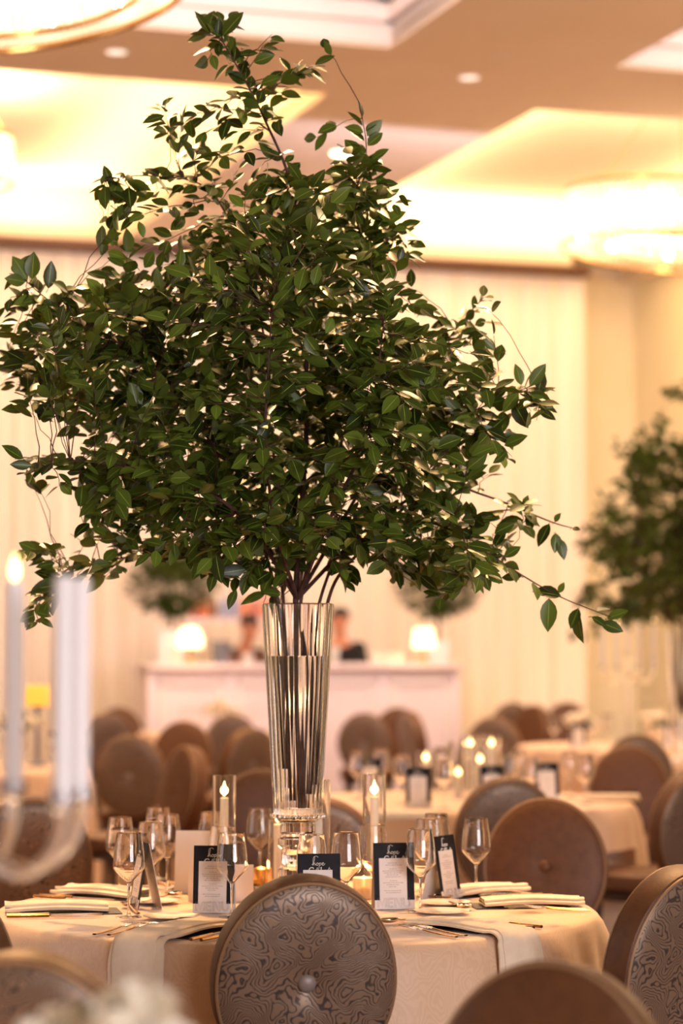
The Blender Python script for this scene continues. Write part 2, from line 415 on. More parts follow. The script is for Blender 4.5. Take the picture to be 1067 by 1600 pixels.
# ================================================================== CHAIRS
HW, HH, TH, ZC = .212, .242, .075, .690
RECL = math.radians(9)
def make_chair(label):
    t = thing('banquet_chair', label, 'chair')
    Rr = Matrix.Rotation(RECL, 3, 'X')
    def P(x, y, z): return Rr @ Vector((x, y, z-.45)) + Vector((0, 0, .45))
    n = 56
    def oval(s, y, a): return P(HW*s*math.cos(a), y, ZC+HH*s*math.sin(a))
    band = MB()
    prof = [(.965, -TH/2), (.99, -TH/2+.004), (1.0, -TH/2+.014), (1.004, 0), (1.0, TH/2-.014), (.99, TH/2-.004), (.965, TH/2)]
    band.grid(lambda a, b: oval(*prof[int(round(b*6))], a*2*PI), n, 7, closed_u=True)
    obj('side_band', band, 'leather', t)
    def face(sgn):
        mb = MB(); rings = [(.97, .0), (.94, .006), (.8, .013), (.55, .018), (.3, .017), (.16, .012), (.08, .006), (.02, .002)] if sgn < 0 else [(.97, .0), (.94, .006), (.8, .013), (.55, .018), (.3, .0195), (.16, .0185), (.08, .0165), (.02, .015)]
        mb.grid(lambda a, b: oval(rings[int(round(b*7))][0], sgn*(TH/2+rings[int(round(b*7))][1]), a*2*PI*(1 if sgn < 0 else -1)), n, 8, closed_u=True)
        m = len(mb.v); mb.f.append(tuple(range(m-n, m))); mb.sm.append(True)
        return mb
    obj('back_panel', face(-1), 'panel', t)
    obj('front_pad', face(1), 'leather', t)
    for sgn in (-1, 1):
        obj('welt', MB().tube([oval(.962, sgn*(TH/2+.002), 2*PI*i/n) for i in range(n)], .0042, 6, True), 'welt', t)
    for sgn in (-1, 1):
        b = MB(); b.ball((0, 0, 0), .021, 16, 8, sz=.5)
        o = obj('button', b, 'button' if sgn < 0 else 'leather', t)
        o.location = P(0, sgn*(TH/2+(.008 if sgn < 0 else .017)), ZC+.006); o.rotation_euler = (PI/2+RECL, 0, 0)
    seat = MB().lathe([(.16, .395), (.215, .398), (.235, .41), (.24, .44), (.235, .468), (.21, .482), (.12, .488), (.01, .489)], 32, (0, .27, 0), sx=.96)
    obj('seat', seat, 'leather', t)
    obj('seat_frame', MB().lathe([(.18, .36), (.222, .36), (.222, .394), (.18, .394)], 32, (0, .27, 0), sx=.96), 'leg', t)
    for (x, y) in ((-.15, .12), (.15, .12), (-.15, .42), (.15, .42)):
        obj('leg', MB().tube([(x*1.12, y+(.03 if y > .3 else -.04), 0), (x*1.05, y, .2), (x, y, .365)], [.012, .017, .021], 8), 'leg', t)
    for s_ in (-1, 1):
        obj('back_post', MB().box((s_*.1, .045, .43), (.03, .03, .13)), 'leg', t)
    return t
# (centre px, top-edge py, yaw in degrees, label)
CH = [
 (470, 1356, 11, 'round-backed chair with ring-grain back and grey button, front and centre at main table'),
 (1034, 1343, 40, 'ring-grain chair with grey button turned aside, right of the front table edge'),
 (-66, 1352, -38, 'ring-grain chair sliver cut by left picture edge beside the flat napkins'),
 (48, 1468, -4, 'big blurred ring-grain chair back, bottom left above the cream roses'),
 (842, 1497, 152, 'plain bronze chair back, blurred, at bottom edge right of centre'),
 (850, 1244, 172, 'plain bronze chair with leather button facing camera behind table right edge'),
 (788, 1209, 8, 'grey ring-grain chair overlapped by the plain bronze button chair'),
 (1072, 1198, 32, 'ring-grain chair cut by right picture edge above the front right chair'),
 (982, 1163, 178, 'plain brown chair facing camera beyond the napkin on the second table'),
 (992, 1145, 4, 'grey chair arc just behind the plain brown chair on the right'),
 (50, 1238, 12, 'ring-grain chair back seen behind the clear candelabra arm'),
 (500, 1240, 2, 'grey chair back half hidden behind the vase stand'),
 (412, 1200, 190, 'dark shaded chair peeping out left of the fluted vase'),
 (206, 1146, -3, 'large grey brown chair back left of the edge-on chair'),
 (277, 1163, 118, 'chair turned nearly edge-on with thick side band showing, left of vase'),
 (285, 1125, 172, 'plain brown chair behind the edge-on chair, left middle distance'),
 (362, 1114, 4, 'dark grey chair back behind the tan tilted chair by the vase'),
 (384, 1134, 40, 'tan chair turned sideways just left of the vase'),
 (184, 1104, 170, 'far brown chair at left, in front of the pale drapes'),
 (166, 1112, 20, 'far dark chair left of the far brown chair'),
 (524, 1094, 176, 'far brown chair right of the vase in front of the bar'),
 (570, 1112, -6, 'grey brown oval chair back beneath the white bar counter'),
 (620, 1104, 168, 'golden brown far chair under the right end of the bar'),
 (652, 1110, -70, 'far chair turned sideways under the right end of the bar'),
 (772, 1118, -8, 'grey brown far chair left of the pair before the drapes'),
 (826, 1100, 130, 'dark golden far chair turned sideways, right of the bar'),
 (798, 1096, 15, 'slim far chair behind the dark golden sideways chair'),
 (886, 1096, 178, 'far brown chair alone before the glowing drapes on the right'),
 (752, 1146, 6, 'dark low chair top behind the cluster of glowing candle tubes'),
]
chair0 = None; SEATS = []
for (px, py, yaw, lab) in CH:
    Y = .507*F/(py-1012); p = at(px, 1012, Y)
    loc = (p.x, Y, 0); rz = math.radians(yaw)
    if chair0 is None:
        chair0 = make_chair(lab); chair0['group'] = 'round-backed banquet chairs'
        chair0.location = loc; chair0.rotation_euler = (0, 0, rz)
    else:
        dup(chair0, loc, rz, lab)
    SEATS.append((p.x-.27*math.sin(rz), Y+.27*math.cos(rz)))

# ================================================================== TABLES
TZ = .745
def cloth_mesh(R, seed, org=None):
    rnd = random.Random(seed); mb = MB(); n = 144
    ph = [rnd.random()*6.28 for _ in range(4)]
    def wave(a): return .5*math.sin(13*a+ph[0]+.5*math.sin(3*a+ph[3])) + .35*math.sin(22*a+ph[1]) + .2*math.sin(7*a+ph[2])
    rows = [(.02, 0, 0), (.5*R, 0, 0), (R-.03, 0, 0), (R-.008, -.002, 0), (R, -.008, .03), (R+.004, -.025, .2), (R+.006, -.055, .4), (R+.010, -.09, .52), (R+.016, -.15, .58), (R+.02, -.19, .66), (R+.024, -.245, .72), (R+.035, -.38, .85), (R+.05, -.58, 1), (R+.055, -TZ+.008, 1.05)]
    def fn(a, b):
        r, dz, am = rows[int(round(b*(len(rows)-1)))]; t = a*2*PI
        rr = r + .048*am*(wave(t)+.55)
        if org and dz < -.18:       # the skirt hangs behind any seat pushed in under the table
            f = min(1, (-dz-.18)/.06)
            for (sx, sy) in SEATS:
                for _ in range(40):
                    d = math.hypot(org[0]+rr*math.cos(t)-sx, org[1]+rr*math.sin(t)-sy)
                    if d >= .275*f or rr < .15: break
                    rr -= .02
        return Vector((rr*math.cos(t), rr*math.sin(t), TZ+dz))
    mb.grid(fn, n, len(rows), closed_u=True)
    mb.f.append(tuple(range(n-1, -1, -1))[::-1]); mb.sm.append(True)
    return mb
TC = Vector(((463-533.5)/F*6.5, 6.5, 0)); TR = .80
TABLES = [
 ((TC.x, TC.y), .80, 'tan moire cloth covering the main round table under the tall vase'),
 ((on(712, 1250, TZ).x, on(712, 1250, TZ).y), .80, 'tan cloth of the second table with blurred candle tubes, behind main table on the right'),
 ((on(-80, 1200, TZ).x, on(-80, 1200, TZ).y), .80, 'blurred tan cloth of the table seen between the clear candelabra candles'),
 ((on(330, 1143.5, TZ).x, on(330, 1143.5, TZ).y), .60, 'far tan table cloth with low flowers, in front of the bar, left of vase'),
 ((on(985, 1165, TZ).x, on(985, 1165, TZ).y), .80, 'far tan cloth under the five-candle candelabra on the right'),
 ((-.62, 2.85), .80, 'tan cloth of the near table below the cream roses, under the near candelabra'),
]
for i, ((x, y), R_, lab) in enumerate(TABLES):
    o = obj('tablecloth', cloth_mesh(R_, 11+i, (x, y)), 'cloth', None, (x, y, 0))
    tag(o, lab, 'tablecloth', 'cloth-covered round tables')

# ---------------------------------------------------------------- table ware prototypes
def lathe_shell(outer, inner, n): return MB().lathe(outer+inner[::-1], n, close=False)
def glass_meshes():
    foot = MB().lathe([(.0335, 0), (.0335, .0015), (.02, .003), (.006, .006), (.0042, .012), (.0036, .03), (.0036, .075), (.0044, .086)], 24)
    o = [(.0044, .086), (.010, .0915), (.036, .1190), (.0405, .1245), (.0416, .130), (.0410, .145), (.0380, .178), (.0325, .215), (.0320, .2162)]
    i = [(.003, .0885), (.0092, .0930), (.0349, .1202), (.0394, .1253), (.0405, .131), (.0399, .145), (.0369, .178), (.0315, .2155), (.0320, .2162)]
    bowl = MB().lathe(o + i[::-1][1:], 28)
    return bowl.mesh('bowl'), foot.mesh('stem')
GB, GS = glass_meshes()
for me in (GB, GS): me.materials.append(M['glass'])
def wine_glass(px, py, lab, grp='wine glasses on the main table', z=TZ, rnd=0.0):
    p = on(px, py, z+.001); t = thing('wine_glass', lab, 'wine glass', p, random.random()*6, grp)
    link('bowl', GB, None, t); link('stem', GS, None, t)
    return t
GL = [
 (187, 1397, 'tall wine glass, leftmost of the left glass cluster'),
 (201, 1433, 'wine glass standing nearest in the left cluster, before the side-on menu card'),
 (235, 1408, 'wine glass in the left cluster, second from the right and nearer than its neighbour'),
 (261, 1390, 'wine glass at the right of the left cluster, beside the blank white card'),
 (247, 1374, 'wine glass at the very back of the left cluster, mostly overlapped'),
 (331, 1385, 'wine glass behind the first candle tube, left of the vase'),
 (348, 1417, 'wine glass in front of the black menu card, directly before the candle'),
 (362, 1433, 'wine glass overlapping the right corner of the black menu card'),
 (406, 1376, 'wine glass close beside the left of the vase stand'),
 (487, 1437, 'wine glass standing right in front of the candle tube by the vase'),
 (541, 1432, 'wine glass right of the grey menu card behind the front chair'),
 (583, 1415, 'wine glass standing in front of the right candle tube'),
 (657, 1424, 'wine glass overlapping the right edge of the middle menu card'),
 (669, 1401, 'wine glass just behind the one at the middle menu card'),
 (682, 1389, 'wine glass rearmost of the three right of the middle menu card'),
 (744, 1400, 'lone wine glass at the right, beside the narrow turned menu card'),
]
for g in GL: wine_glass(*g)

# candle tubes
def candle_tube(px, py, h, ch, lab, z=TZ, grp='taper candles in glass tubes', r=.033, wax='wax', cr=.0118):
    p = on(px, py, z+.001) if not isinstance(px, Vector) else px
    t = thing('candle_tube', lab, 'candle holder', p, 0, grp)
    obj('glass_tube', MB().lathe([(r, 0), (r, h-.001), (r-.0008, h), (r-.0022, h-.001), (r-.0022, .006)], 32), 'glass', t)
    c = MB().lathe([(cr, .008), (cr, ch-.002), (cr*.8, ch), (cr*.2, ch-.001)], 16)
    cd = obj('candle', c, wax, t)
    obj('wick', MB().tube([(0, 0, ch-.002), (.001, 0, ch+.006)], .0008, 5), 'wick', cd)
    obj('flame', MB().lathe([(.0005, ch+.004), (.0062, ch+.010), (.0080, ch+.017), (.0066, ch+.027), (.0030, ch+.038), (.0004, ch+.047)], 12), 'flame', cd)
    pl = point(Vector(p)+Vector((0, 0, ch+.02)), (1, .55, .2), .55, .012); pl.data.name = 'candle_glow'
    return t
candle_tube(350, 1398, .335, .272, 'glass tube with lit taper candle left of the vase, above the black menu card')
candle_tube(497, 1412, .335, .268, 'glass tube with lit taper candle directly at the right foot of the vase')
candle_tube(585, 1395, .335, .272, 'glass tube with lit taper candle on its own to the right of the vase')
candle_tube(434, 1392, .20, .190, 'short glass tube with low candle at the left foot of the vase', r=.030)
# votives
def votive(px, py, lab, mat='frost', z=TZ, r=.031, h=.058, grp='low votive candles'):
    p = on(px, py, z+.001); t = thing('votive_candle', lab, 'votive candle', p, 0, grp)
    obj('cup', MB().lathe([(r*.9, 0), (r, h), (r-.002, h), (r*.9-.003, .006), (.002, .006)], 24), mat, t)
    obj('wax', MB().lathe([(r*.85, .007), (r*.86, h*.55), (.001, h*.55)], 20), 'wax', t)
    obj('flame', MB().lathe([(.0005, h*.55), (.005, h*.55+.007), (.006, h*.55+.013), (.002, h*.55+.026), (.0004, h*.55+.031)], 10), 'flame', t)
    pl = point(Vector(p)+Vector((0, 0, h+.01)), (1, .55, .2), .35, .012); pl.data.name = 'votive_glow'
votive(568, 1404, 'frosted votive candle glowing between the grey and the middle menu card')
votive(408, 1388, 'gold votive cup beside the vase stand at left', 'gold')

# menu tent cards
def strokes(mb, polys, w, y, ox=0, oz=0, s=1):
    for pl in polys:
        mb.tube([(ox+x*s, y, oz+z*s) for x, z in pl], w, 4)
def bez(p, n=8):
    out = []
    for i in range(n+1):
        t = i/n; a = (1-t)**3; b = 3*t*(1-t)**2; c = 3*t*t*(1-t); d = t**3
        out.append((a*p[0][0]+b*p[1][0]+c*p[2][0]+d*p[3][0], a*p[0][1]+b*p[1][1]+c*p[2][1]+d*p[3][1]))
    return out
# script word "hope": loose hand-lettered strokes
HOPE = [bez([(0, .1), (.5, .5), (.9, 1.9), (.55, 1.95)])+bez([(.55, 1.95), (.25, 1.9), (.3, .8), (.3, 0)])+bez([(.3, 0), (.45, .7), (.75, .75), (.7, .35)])+bez([(.7, .35), (.65, 0), (.8, -.05), (1.0, .3)]),
        bez([(1.3, .6), (.95, .65), (.95, 0), (1.2, 0)])+bez([(1.2, 0), (1.5, 0), (1.5, .6), (1.3, .6)])+bez([(1.3, .6), (1.35, .4), (1.6, .4), (1.7, .55)]),
        bez([(1.75, .6), (1.7, .2), (1.65, -.4), (1.6, -.8)])+bez([(1.7, .3), (1.8, .7), (2.15, .7), (2.1, .3)])+bez([(2.1, .3), (2.05, -.05), (1.8, 0), (1.72, .1)]),
        bez([(2.3, .25), (2.75, .35), (2.75, .7), (2.5, .65)])+bez([(2.5, .65), (2.2, .55), (2.25, 0), (2.5, 0)])+bez([(2.5, 0), (2.75, .05), (2.85, .2), (3.0, .45)])]
HOPE += [bez([(.55, 1.95), (.9, 2.2), (1.3, 2.1), (1.45, 1.8)])]
GALA = {'G': [[(.8, .85), (.6, 1.0), (.3, .98), (.08, .75), (.05, .4), (.2, .08), (.5, 0), (.8, .1), (.8, .45), (.55, .45)]],
        'A': [[(0, 0), (.42, 1.0), (.85, 0)], [(.15, .35), (.7, .35)]],
        'L': [[(.1, 1.0), (.1, 0), (.7, 0), (.72, .15)], [(0, 1), (.2, 1)]]}
def outline_letters(mb, s, ox, oz, y, w):
    t = .13
    MENU = {'M': [(0, 0), (0, 1), (.16, 1), (.5, .35), (.84, 1), (1, 1), (1, 0), (.87, 0), (.87, .75), (.5, .1), (.13, .75), (.13, 0), (0, 0)],
            'E': [(0, 0), (0, 1), (.6, 1), (.6, .88), (.13, .88), (.13, .57), (.52, .57), (.52, .45), (.13, .45), (.13, .12), (.6, .12), (.6, 0), (0, 0)],
            'N': [(0, 0), (0, 1), (.14, 1), (.67, .24), (.67, 1), (.8, 1), (.8, 0), (.66, 0), (.13, .76), (.13, 0), (0, 0)],
            'U': [(0, 1), (0, .3), (.08, .1), (.24, 0), (.52, 0), (.68, .1), (.76, .3), (.76, 1), (.63, 1), (.63, .32), (.56, .16), (.46, .12), (.3, .12), (.2, .16), (.13, .32), (.13, 1), (0, 1)]}
    x = ox
    for ch_ in 'MENU':
        strokes(mb, [MENU[ch_]], w, y, x, oz, s); x += s*(max(q[0] for q in MENU[ch_])+.17)
CW, CHh, LEAN = .108, .176, math.radians(9)
def menu_card_parts(t, detail=True):
    Rm = Matrix.Rotation(-LEAN, 4, 'X')      # top leans away from the reader (+Y)
    def put(name, mb, mat):
        me = mb.mesh(name); me.transform(Rm); return link(name, me, M[mat], t)
    put('front_leaf', MB().box((0, 0, CHh/2), (CW, .0012, CHh)), 'navy')
    # back leaf of the tent
    tp = Vector((0, math.sin(LEAN)*CHh, math.cos(LEAN)*CHh)); bt = Vector((0, tp.y+.036, 0))
    d = (bt-tp); ang = math.atan2(d.y, -d.z)
    me = MB().box((0, 0, -d.length/2), (CW, .0012, d.length)).mesh('back_leaf'); me.transform(Matrix.Translation(tp+Vector((0, .0012, -.0005))) @ Matrix.Rotation(ang, 4, 'X'))
    link('back_leaf', me, M['white_card'], t)
    put('menu_sheet', MB().box((-.003, -.0013, .003+.066), (.074, .0010, .132)), 'white_card')
    put('base_strip', MB().box((0, -.0022, .0125), (CW, .0008, .024)), 'white_card')
    if not detail: return
    tx = MB(); rnd = random.Random(3)
    z = .122
    for blk in ((.028, .040), (0,), (.020,), (.056, .05, .034, .042), (0,), (.018,), (.056, .036, .024), (0,), (.05, .04)):
        for wd in blk:
            if wd:
                x = -.003-wd/2
                while x < -.003+wd/2-.003:
                    ww = rnd.uniform(.003, .008); tx.box((x+ww/2, -.0019, z), (ww, .0002, .0011)); x += ww+.0014
            z -= .0052
    put('printed_lines', tx, 'ink')
    mn = MB(); outline_letters(mn, .0235, -.046, .006, -.0027, .00035); put('menu_lettering', mn, 'ink')
    hp = MB(); strokes(hp, HOPE, .00055, -.0009, -.018, .1462, .0112); put('hope_lettering', hp, 'white_ink')
    gl = MB(); x = -.026
    for ch_ in 'GALA':
        strokes(gl, GALA[ch_], .0013, -.0009, x, .1245, .0165); x += .0150
    put('gala_lettering', gl, 'white_ink')
mc0 = None
def menu_card(px, py, yaw, lab, grp='standing menu cards on the main table', z=TZ):
    global mc0
    p = on(px, py, z+.0015)
    if mc0 is None:
        mc0 = thing('menu_card', lab, 'menu card', p, math.radians(yaw), grp); menu_card_parts(mc0); return mc0
    return dup(mc0, p, math.radians(yaw), lab, grp)
menu_card(333, 1427, -3, 'black menu card with white sheet reading MENU, left of the front chair')
menu_card(499, 1444, 4, 'blue grey menu card peeping over the top of the front chair')
menu_card(617, 1421, 8, 'navy menu card with white sheet standing right of the front chair')
menu_card(706, 1405, 57, 'narrow looking navy menu card turned aside, with tan back leaf, at right')
menu_card(209, 1418, -72, 'menu card seen nearly edge-on among the left glass cluster')
menu_card(306, 1392, 176, 'blank white back of a menu card left of the first candle tube')
wc = thing('place_card', 'low blank white folded card behind the black menu card', 'place card', on(345, 1409, TZ+.0015), math.radians(2))
obj('front_leaf', MB().box((0, 0, .05), (.178, .0012, .1), Matrix.Rotation(-.2, 3, 'X')), 'white_card', wc)
obj('back_leaf', MB().box((0, .022, .05), (.178, .0012, .1), Matrix.Rotation(.2, 3, 'X')), 'white_card', wc)

# ---------------------------------------------------------------- place settings
def fork_mb():
    h = MB(); h.grid(lambda a, b: Vector(((.0035+.002*(1-b))*math.cos(a*2*PI), b*.105, .003+.0018*math.sin(a*2*PI)+.006*b*b)), 8, 8, closed_u=True)
    hd = MB()
    hd.box((0, .128, .0105), (.021, .034, .0022), Matrix.Rotation(.12, 3, 'X'), .001)
    hd.box((0, .108, .009), (.008, .016, .0025), Matrix.Rotation(.1, 3, 'X'), .001)
    for x in (-.009, -.003, .003, .009): hd.tube([(x, .143, .0125), (x, .165, .0125), (x, .188, .009)], [.0017, .0014, .0008], 6)
    return h, hd
def knife_mb():
    h = MB(); h.grid(lambda a, b: Vector(((.0042+.0012*math.sin(b*PI))*math.cos(a*2*PI), b*.095, .0045+.0035*math.sin(a*2*PI))), 10, 6, closed_u=True)
    n = len(h.v); h.f.append(tuple(range(9, -1, -1))); h.sm.append(False)
    bl = MB(); prof = [(-.005, .095), (-.005, .19), (-.002, .215), (.004, .205), (.0085, .18), (.0085, .12), (.005, .098)]
    k = len(prof); bl.add([(x, y, .0036) for x, y in prof]+[(x, y, .0054) for x, y in prof], [tuple(range(k-1, -1, -1)), tuple(range(k, 2*k))]+[(i, (i+1) % k, k+(i+1) % k, k+i) for i in range(k)], False)
    return h, bl
def spoon_mb():
    h = MB(); h.grid(lambda a, b: Vector(((.0033+.0016*(1-b))*math.cos(a*2*PI), b*.125, .003+.0016*math.sin(a*2*PI)+.005*b*b)), 8, 8, closed_u=True)
    bw = MB(); bw.grid(lambda a, b: Vector((.019*math.sin(b*PI/2)*math.cos(a*2*PI), .153+.029*math.sin(b*PI/2)*math.sin(a*2*PI), .003+.009*(1-math.cos(b*PI/2)))), 20, 6, closed_u=True)
    bw.grid(lambda a, b: Vector((.0182*math.sin(b*PI/2)*math.cos(-a*2*PI), .153+.028*math.sin(b*PI/2)*math.sin(-a*2*PI), .0045+.0078*(1-math.cos(b*PI/2)))), 20, 6, closed_u=True)
    return h, bw
CUT = {}
for nm, fnc, (pa, pb) in (('fork', fork_mb, ('handle', 'tines')), ('knife', knife_mb, ('handle', 'blade')), ('spoon', spoon_mb, ('handle', 'bowl'))):
    a, b = fnc(); ma, mb_ = a.mesh(pa), b.mesh(pb); ma.materials.append(M['gold']); mb_.materials.append(M['silver']); CUT[nm] = (pa, ma, pb, mb_)
def cutlery(nm, lab, loc, rz, grp):
    t = thing(nm, lab, nm, loc, rz, grp); t.scale = (1.15,)*3; pa, ma, pb, mb_ = CUT[nm]
    link(pa, ma, None, t); link(pb, mb_, None, t); return t
def napkin_path(r0, r1, w_, hang, thick, wob):
    """cloth strip along +Y (outwards), centred on x=0; y is the radius"""
    pts = []
    n1 = 14
    for i in range(n1+1):
        y = r0+(r1-r0)*i/n1; pts.append((y, .006+thick+.006*math.sin(i/n1*PI)*(1+wob)))
    if hang:
        for a in (20, 45, 70, 90): pts.append((r1+.038*math.sin(math.radians(a)), thick+.006-.03*(1-math.cos(math.radians(a)))))
        for k in range(1, 9): pts.append((r1+.040+.022*k/8+.003*math.sin(k*1.1), thick-.024-hang*k/8))
    return pts
def napkin(ang, r0, r1, w_, hang, thick, lab, skew=0, wob=0, off=0.0):
    a = math.radians(ang)
    t = thing('napkin', lab, 'napkin', (TC.x, TC.y, TZ), a-PI/2+skew, 'cloth napkins on the main table')
    pts = napkin_path(r0, r1, w_, hang, thick, wob); k = len(pts)
    def nrm(i):
        p0 = Vector(pts[max(i-1, 0)]); p1 = Vector(pts[min(i+1, k-1)]); d = (p1-p0).normalized(); return Vector((-d.y, d.x))
    for li, (inset, s_) in enumerate(((0, 0.0), (.018, .55))):
        mb = MB()
        cross = [(-1, 0), (-1, .8), (-.9, 1), (-.4, 1.05+.2*wob), (.1, .95), (.5, 1.1), (.92, 1), (1, .75), (1, 0)]
        def fn(u, b):
            i = int(round(b*(k-1))); y, z = pts[i]; n = nrm(i); c, h = cross[int(round(u*(len(cross)-1)))]
            ww = (w_/2-inset)*(1+.05*math.sin(i*.7+li)); q = thick*(.55 if li == 0 else .5)*h + thick*s_ - thick*.95
            zz = .004*math.sin(c*3+i*.4)*(0 if i < 14 else 1)
            return Vector((c*ww+off+(.006 if li else 0), y+n.x*(q+zz), z+n.y*(q+zz)))
        mb.grid(fn, len(cross), k)
        def fnb(u, b):
            i = int(round(b*(k-1))); y, z = pts[i]; n = nrm(i); ww = (w_/2-inset)*(1+.05*math.sin(i*.7+li)); q = thick*s_-thick*.95
            zz = .004*math.sin((1-2*u)*3+i*.4)*(0 if i < 14 else 1)
            return Vector(((1-2*u)*ww+off+(.006 if li else 0), y+n.x*(q+zz), z+n.y*(q+zz)))
        mb.grid(fnb, 6, k)
        # end caps
        obj('folded_layer', mb, 'napkin', t)
    return t
SETS = [ # angle, kind, description used in labels
 (244, 'hang', 'the hanging napkin left of the front chair'),
 (312, 'hang', 'the hanging napkin right of the front chair'),
 (188, 'flat', 'the lower flat napkin at the left table edge'),
 (150, 'flat', 'the upper flat napkin at the left table edge'),
 (5, 'flat', 'the folded napkin nearest the right table edge'),
 (36, 'flat', 'the napkin before the plain bronze button chair'),
 (112, 'flat', 'the napkin at the table back, left of vase'),
]
for (ang, kd, ds) in SETS:
    a = math.radians(ang); er = Vector((math.cos(a), math.sin(a), 0)); et = Vector((math.sin(a), -math.cos(a), 0))  # et: diner's right is +? (seen facing centre)
    right = Vector((-math.sin(a), math.cos(a), 0))          # to the right hand of someone seated there facing the centre
    def pos(r, s_, z=.0015): return Vector((TC.x, TC.y, TZ+z)) + er*r + right*s_
    rz = a + PI/2                                             # local +Y points to table centre
    if kd == 'hang':
        napkin(ang, .44 if ang < 300 else .49, .795, .145, .19 if ang < 300 else .24, .011, 'ivory '+ds[4:].replace('hanging napkin', 'napkin with its tail hanging over the table edge'))
    else:
        napkin(ang, .50, .77, .125, 0, .016, 'ivory '+ds[4:]+', lying flat')
    pc = MB().box((0, 0, .0015), (.15, .26, .0022)); o = obj('program_card', pc, 'dark_card', None, pos(.60, .010, .0008), (0, 0, rz+.06))
    tag(o, 'dark flat card lying under '+ds, 'card', 'dark cards under the napkins')
    g = 'gold-handled cutlery on the main table'
    cutlery('fork', 'outer gold-handled fork beside '+ds, pos(.765, -.155), rz-.02, g)
    cutlery('fork', 'inner gold-handled fork beside '+ds, pos(.760, -.118), rz-.02, g)
    cutlery('knife', 'inner gold-handled knife beside '+ds, pos(.765, .112), rz+.03, g)
    cutlery('knife', 'outer gold-handled knife beside '+ds, pos(.765, .140), rz-.02, g)
    cutlery('spoon', 'spoon laid crosswise inward of '+ds, pos(.425, .10), rz+PI/2+.1, g)
    pl = thing('bread_plate', 'white bread plate inward of '+ds, 'plate', pos(.37, -.17, .0005), 0, 'bread plates on the main table')
    obj('dish', MB().lathe([(.03, 0), (.045, .002), (.072, .009), (.0725, .0105), (.045, .0045), (.002, .0038)], 32), 'plate', pl)
    bk = cutlery('butter_knife', 'butter knife resting on the bread plate by '+ds, pos(.46, -.17, .0085), rz, 'butter knives') if False else None

# ================================================================== VASE
VB = Vector((TC.x+.004, TC.y, 0)); Z0, Z1 = .9875, 1.5587
vt = thing('fluted_vase', 'tall tapered fluted glass vase holding the leafy branches', 'vase', (VB.x, VB.y, Z0))
HV = Z1-Z0
def rv(z): return .064+(.097-.064)*(max(0, z)/HV)
NF = 22
def flute(a, z): return 1-.030*abs(math.sin(a*NF/2))
prof_o = [(rv(0)*.8, 0), (rv(0), .004)] + [(rv(z), z) for z in [HV*i/10 for i in range(1, 10)]] + [(rv(HV), HV-.002), (rv(HV)-.002, HV)]
prof_i = [(rv(HV)-.006, HV-.002)] + [(rv(z)-.0065, z) for z in [HV*i/10 for i in range(9, 0, -1)]] + [(rv(0)-.008, .024), (.01, .022)]
def flute2(a, z): return 1-.030*abs(math.sin(a*NF/2))
vm = MB(); n = NF*8
vs = []; prof = prof_o+prof_i
vm.lathe(prof, n, mod=lambda a, z: flute(a, z))
obj('glass_body', vm, 'crystal', vt)
bd = MB()
for i in range(24): bd.ball((.058*math.cos(i*PI/12), .058*math.sin(i*PI/12), .009), .0072, 8, 6)
# beads sit just outside the foot
bd2 = MB()
for i in range(26): bd2.ball((.0685*math.cos(i*PI/13), .0685*math.sin(i*PI/13), .004), .0065, 8, 6)
obj('beaded_foot', bd2, 'crystal', vt)
WZ = 1.418-Z0
wm = MB().lathe([(.012, .0225), (rv(0)-.0088, .0245)]+[(rv(z)-.0070, z) for z in [HV*i/10 for i in range(1, 8)] if z < WZ-.01]+[(rv(WZ)-.0070, WZ), (.004, WZ)], n, mod=lambda a, z: flute(a, z))
wo = obj('vase_water', wm, 'water', None, (VB.x, VB.y, Z0)); tag(wo, 'clear water filling most of the fluted vase', 'water', None, 'stuff')
st = thing('vase_stand', 'clear stacked-crystal stand lifting the fluted vase off the table', 'vase stand', (VB.x, VB.y, TZ+.001))
hs = Z0-TZ-.0025
obj('base_disc', MB().lathe([(.08, 0), (.084, .006), (.08, .014), (.05, .020)], 32), 'crystal', st)
zz = .0205
for i, (r, h) in enumerate(((.046, .052), (.052, .040), (.044, .046), (.052, .034), (.047, .036))):
    obj('crystal_block', MB().lathe([(r*.86, zz), (r, zz+h*.22), (r, zz+h*.78), (r*.86, zz+h-.0006)], 12), 'crystal', st); zz += h
obj('top_disc', MB().lathe([(.05, zz+.001), (.056, zz+.006), (.056, hs-.004), (.05, hs)], 16), 'crystal', st)

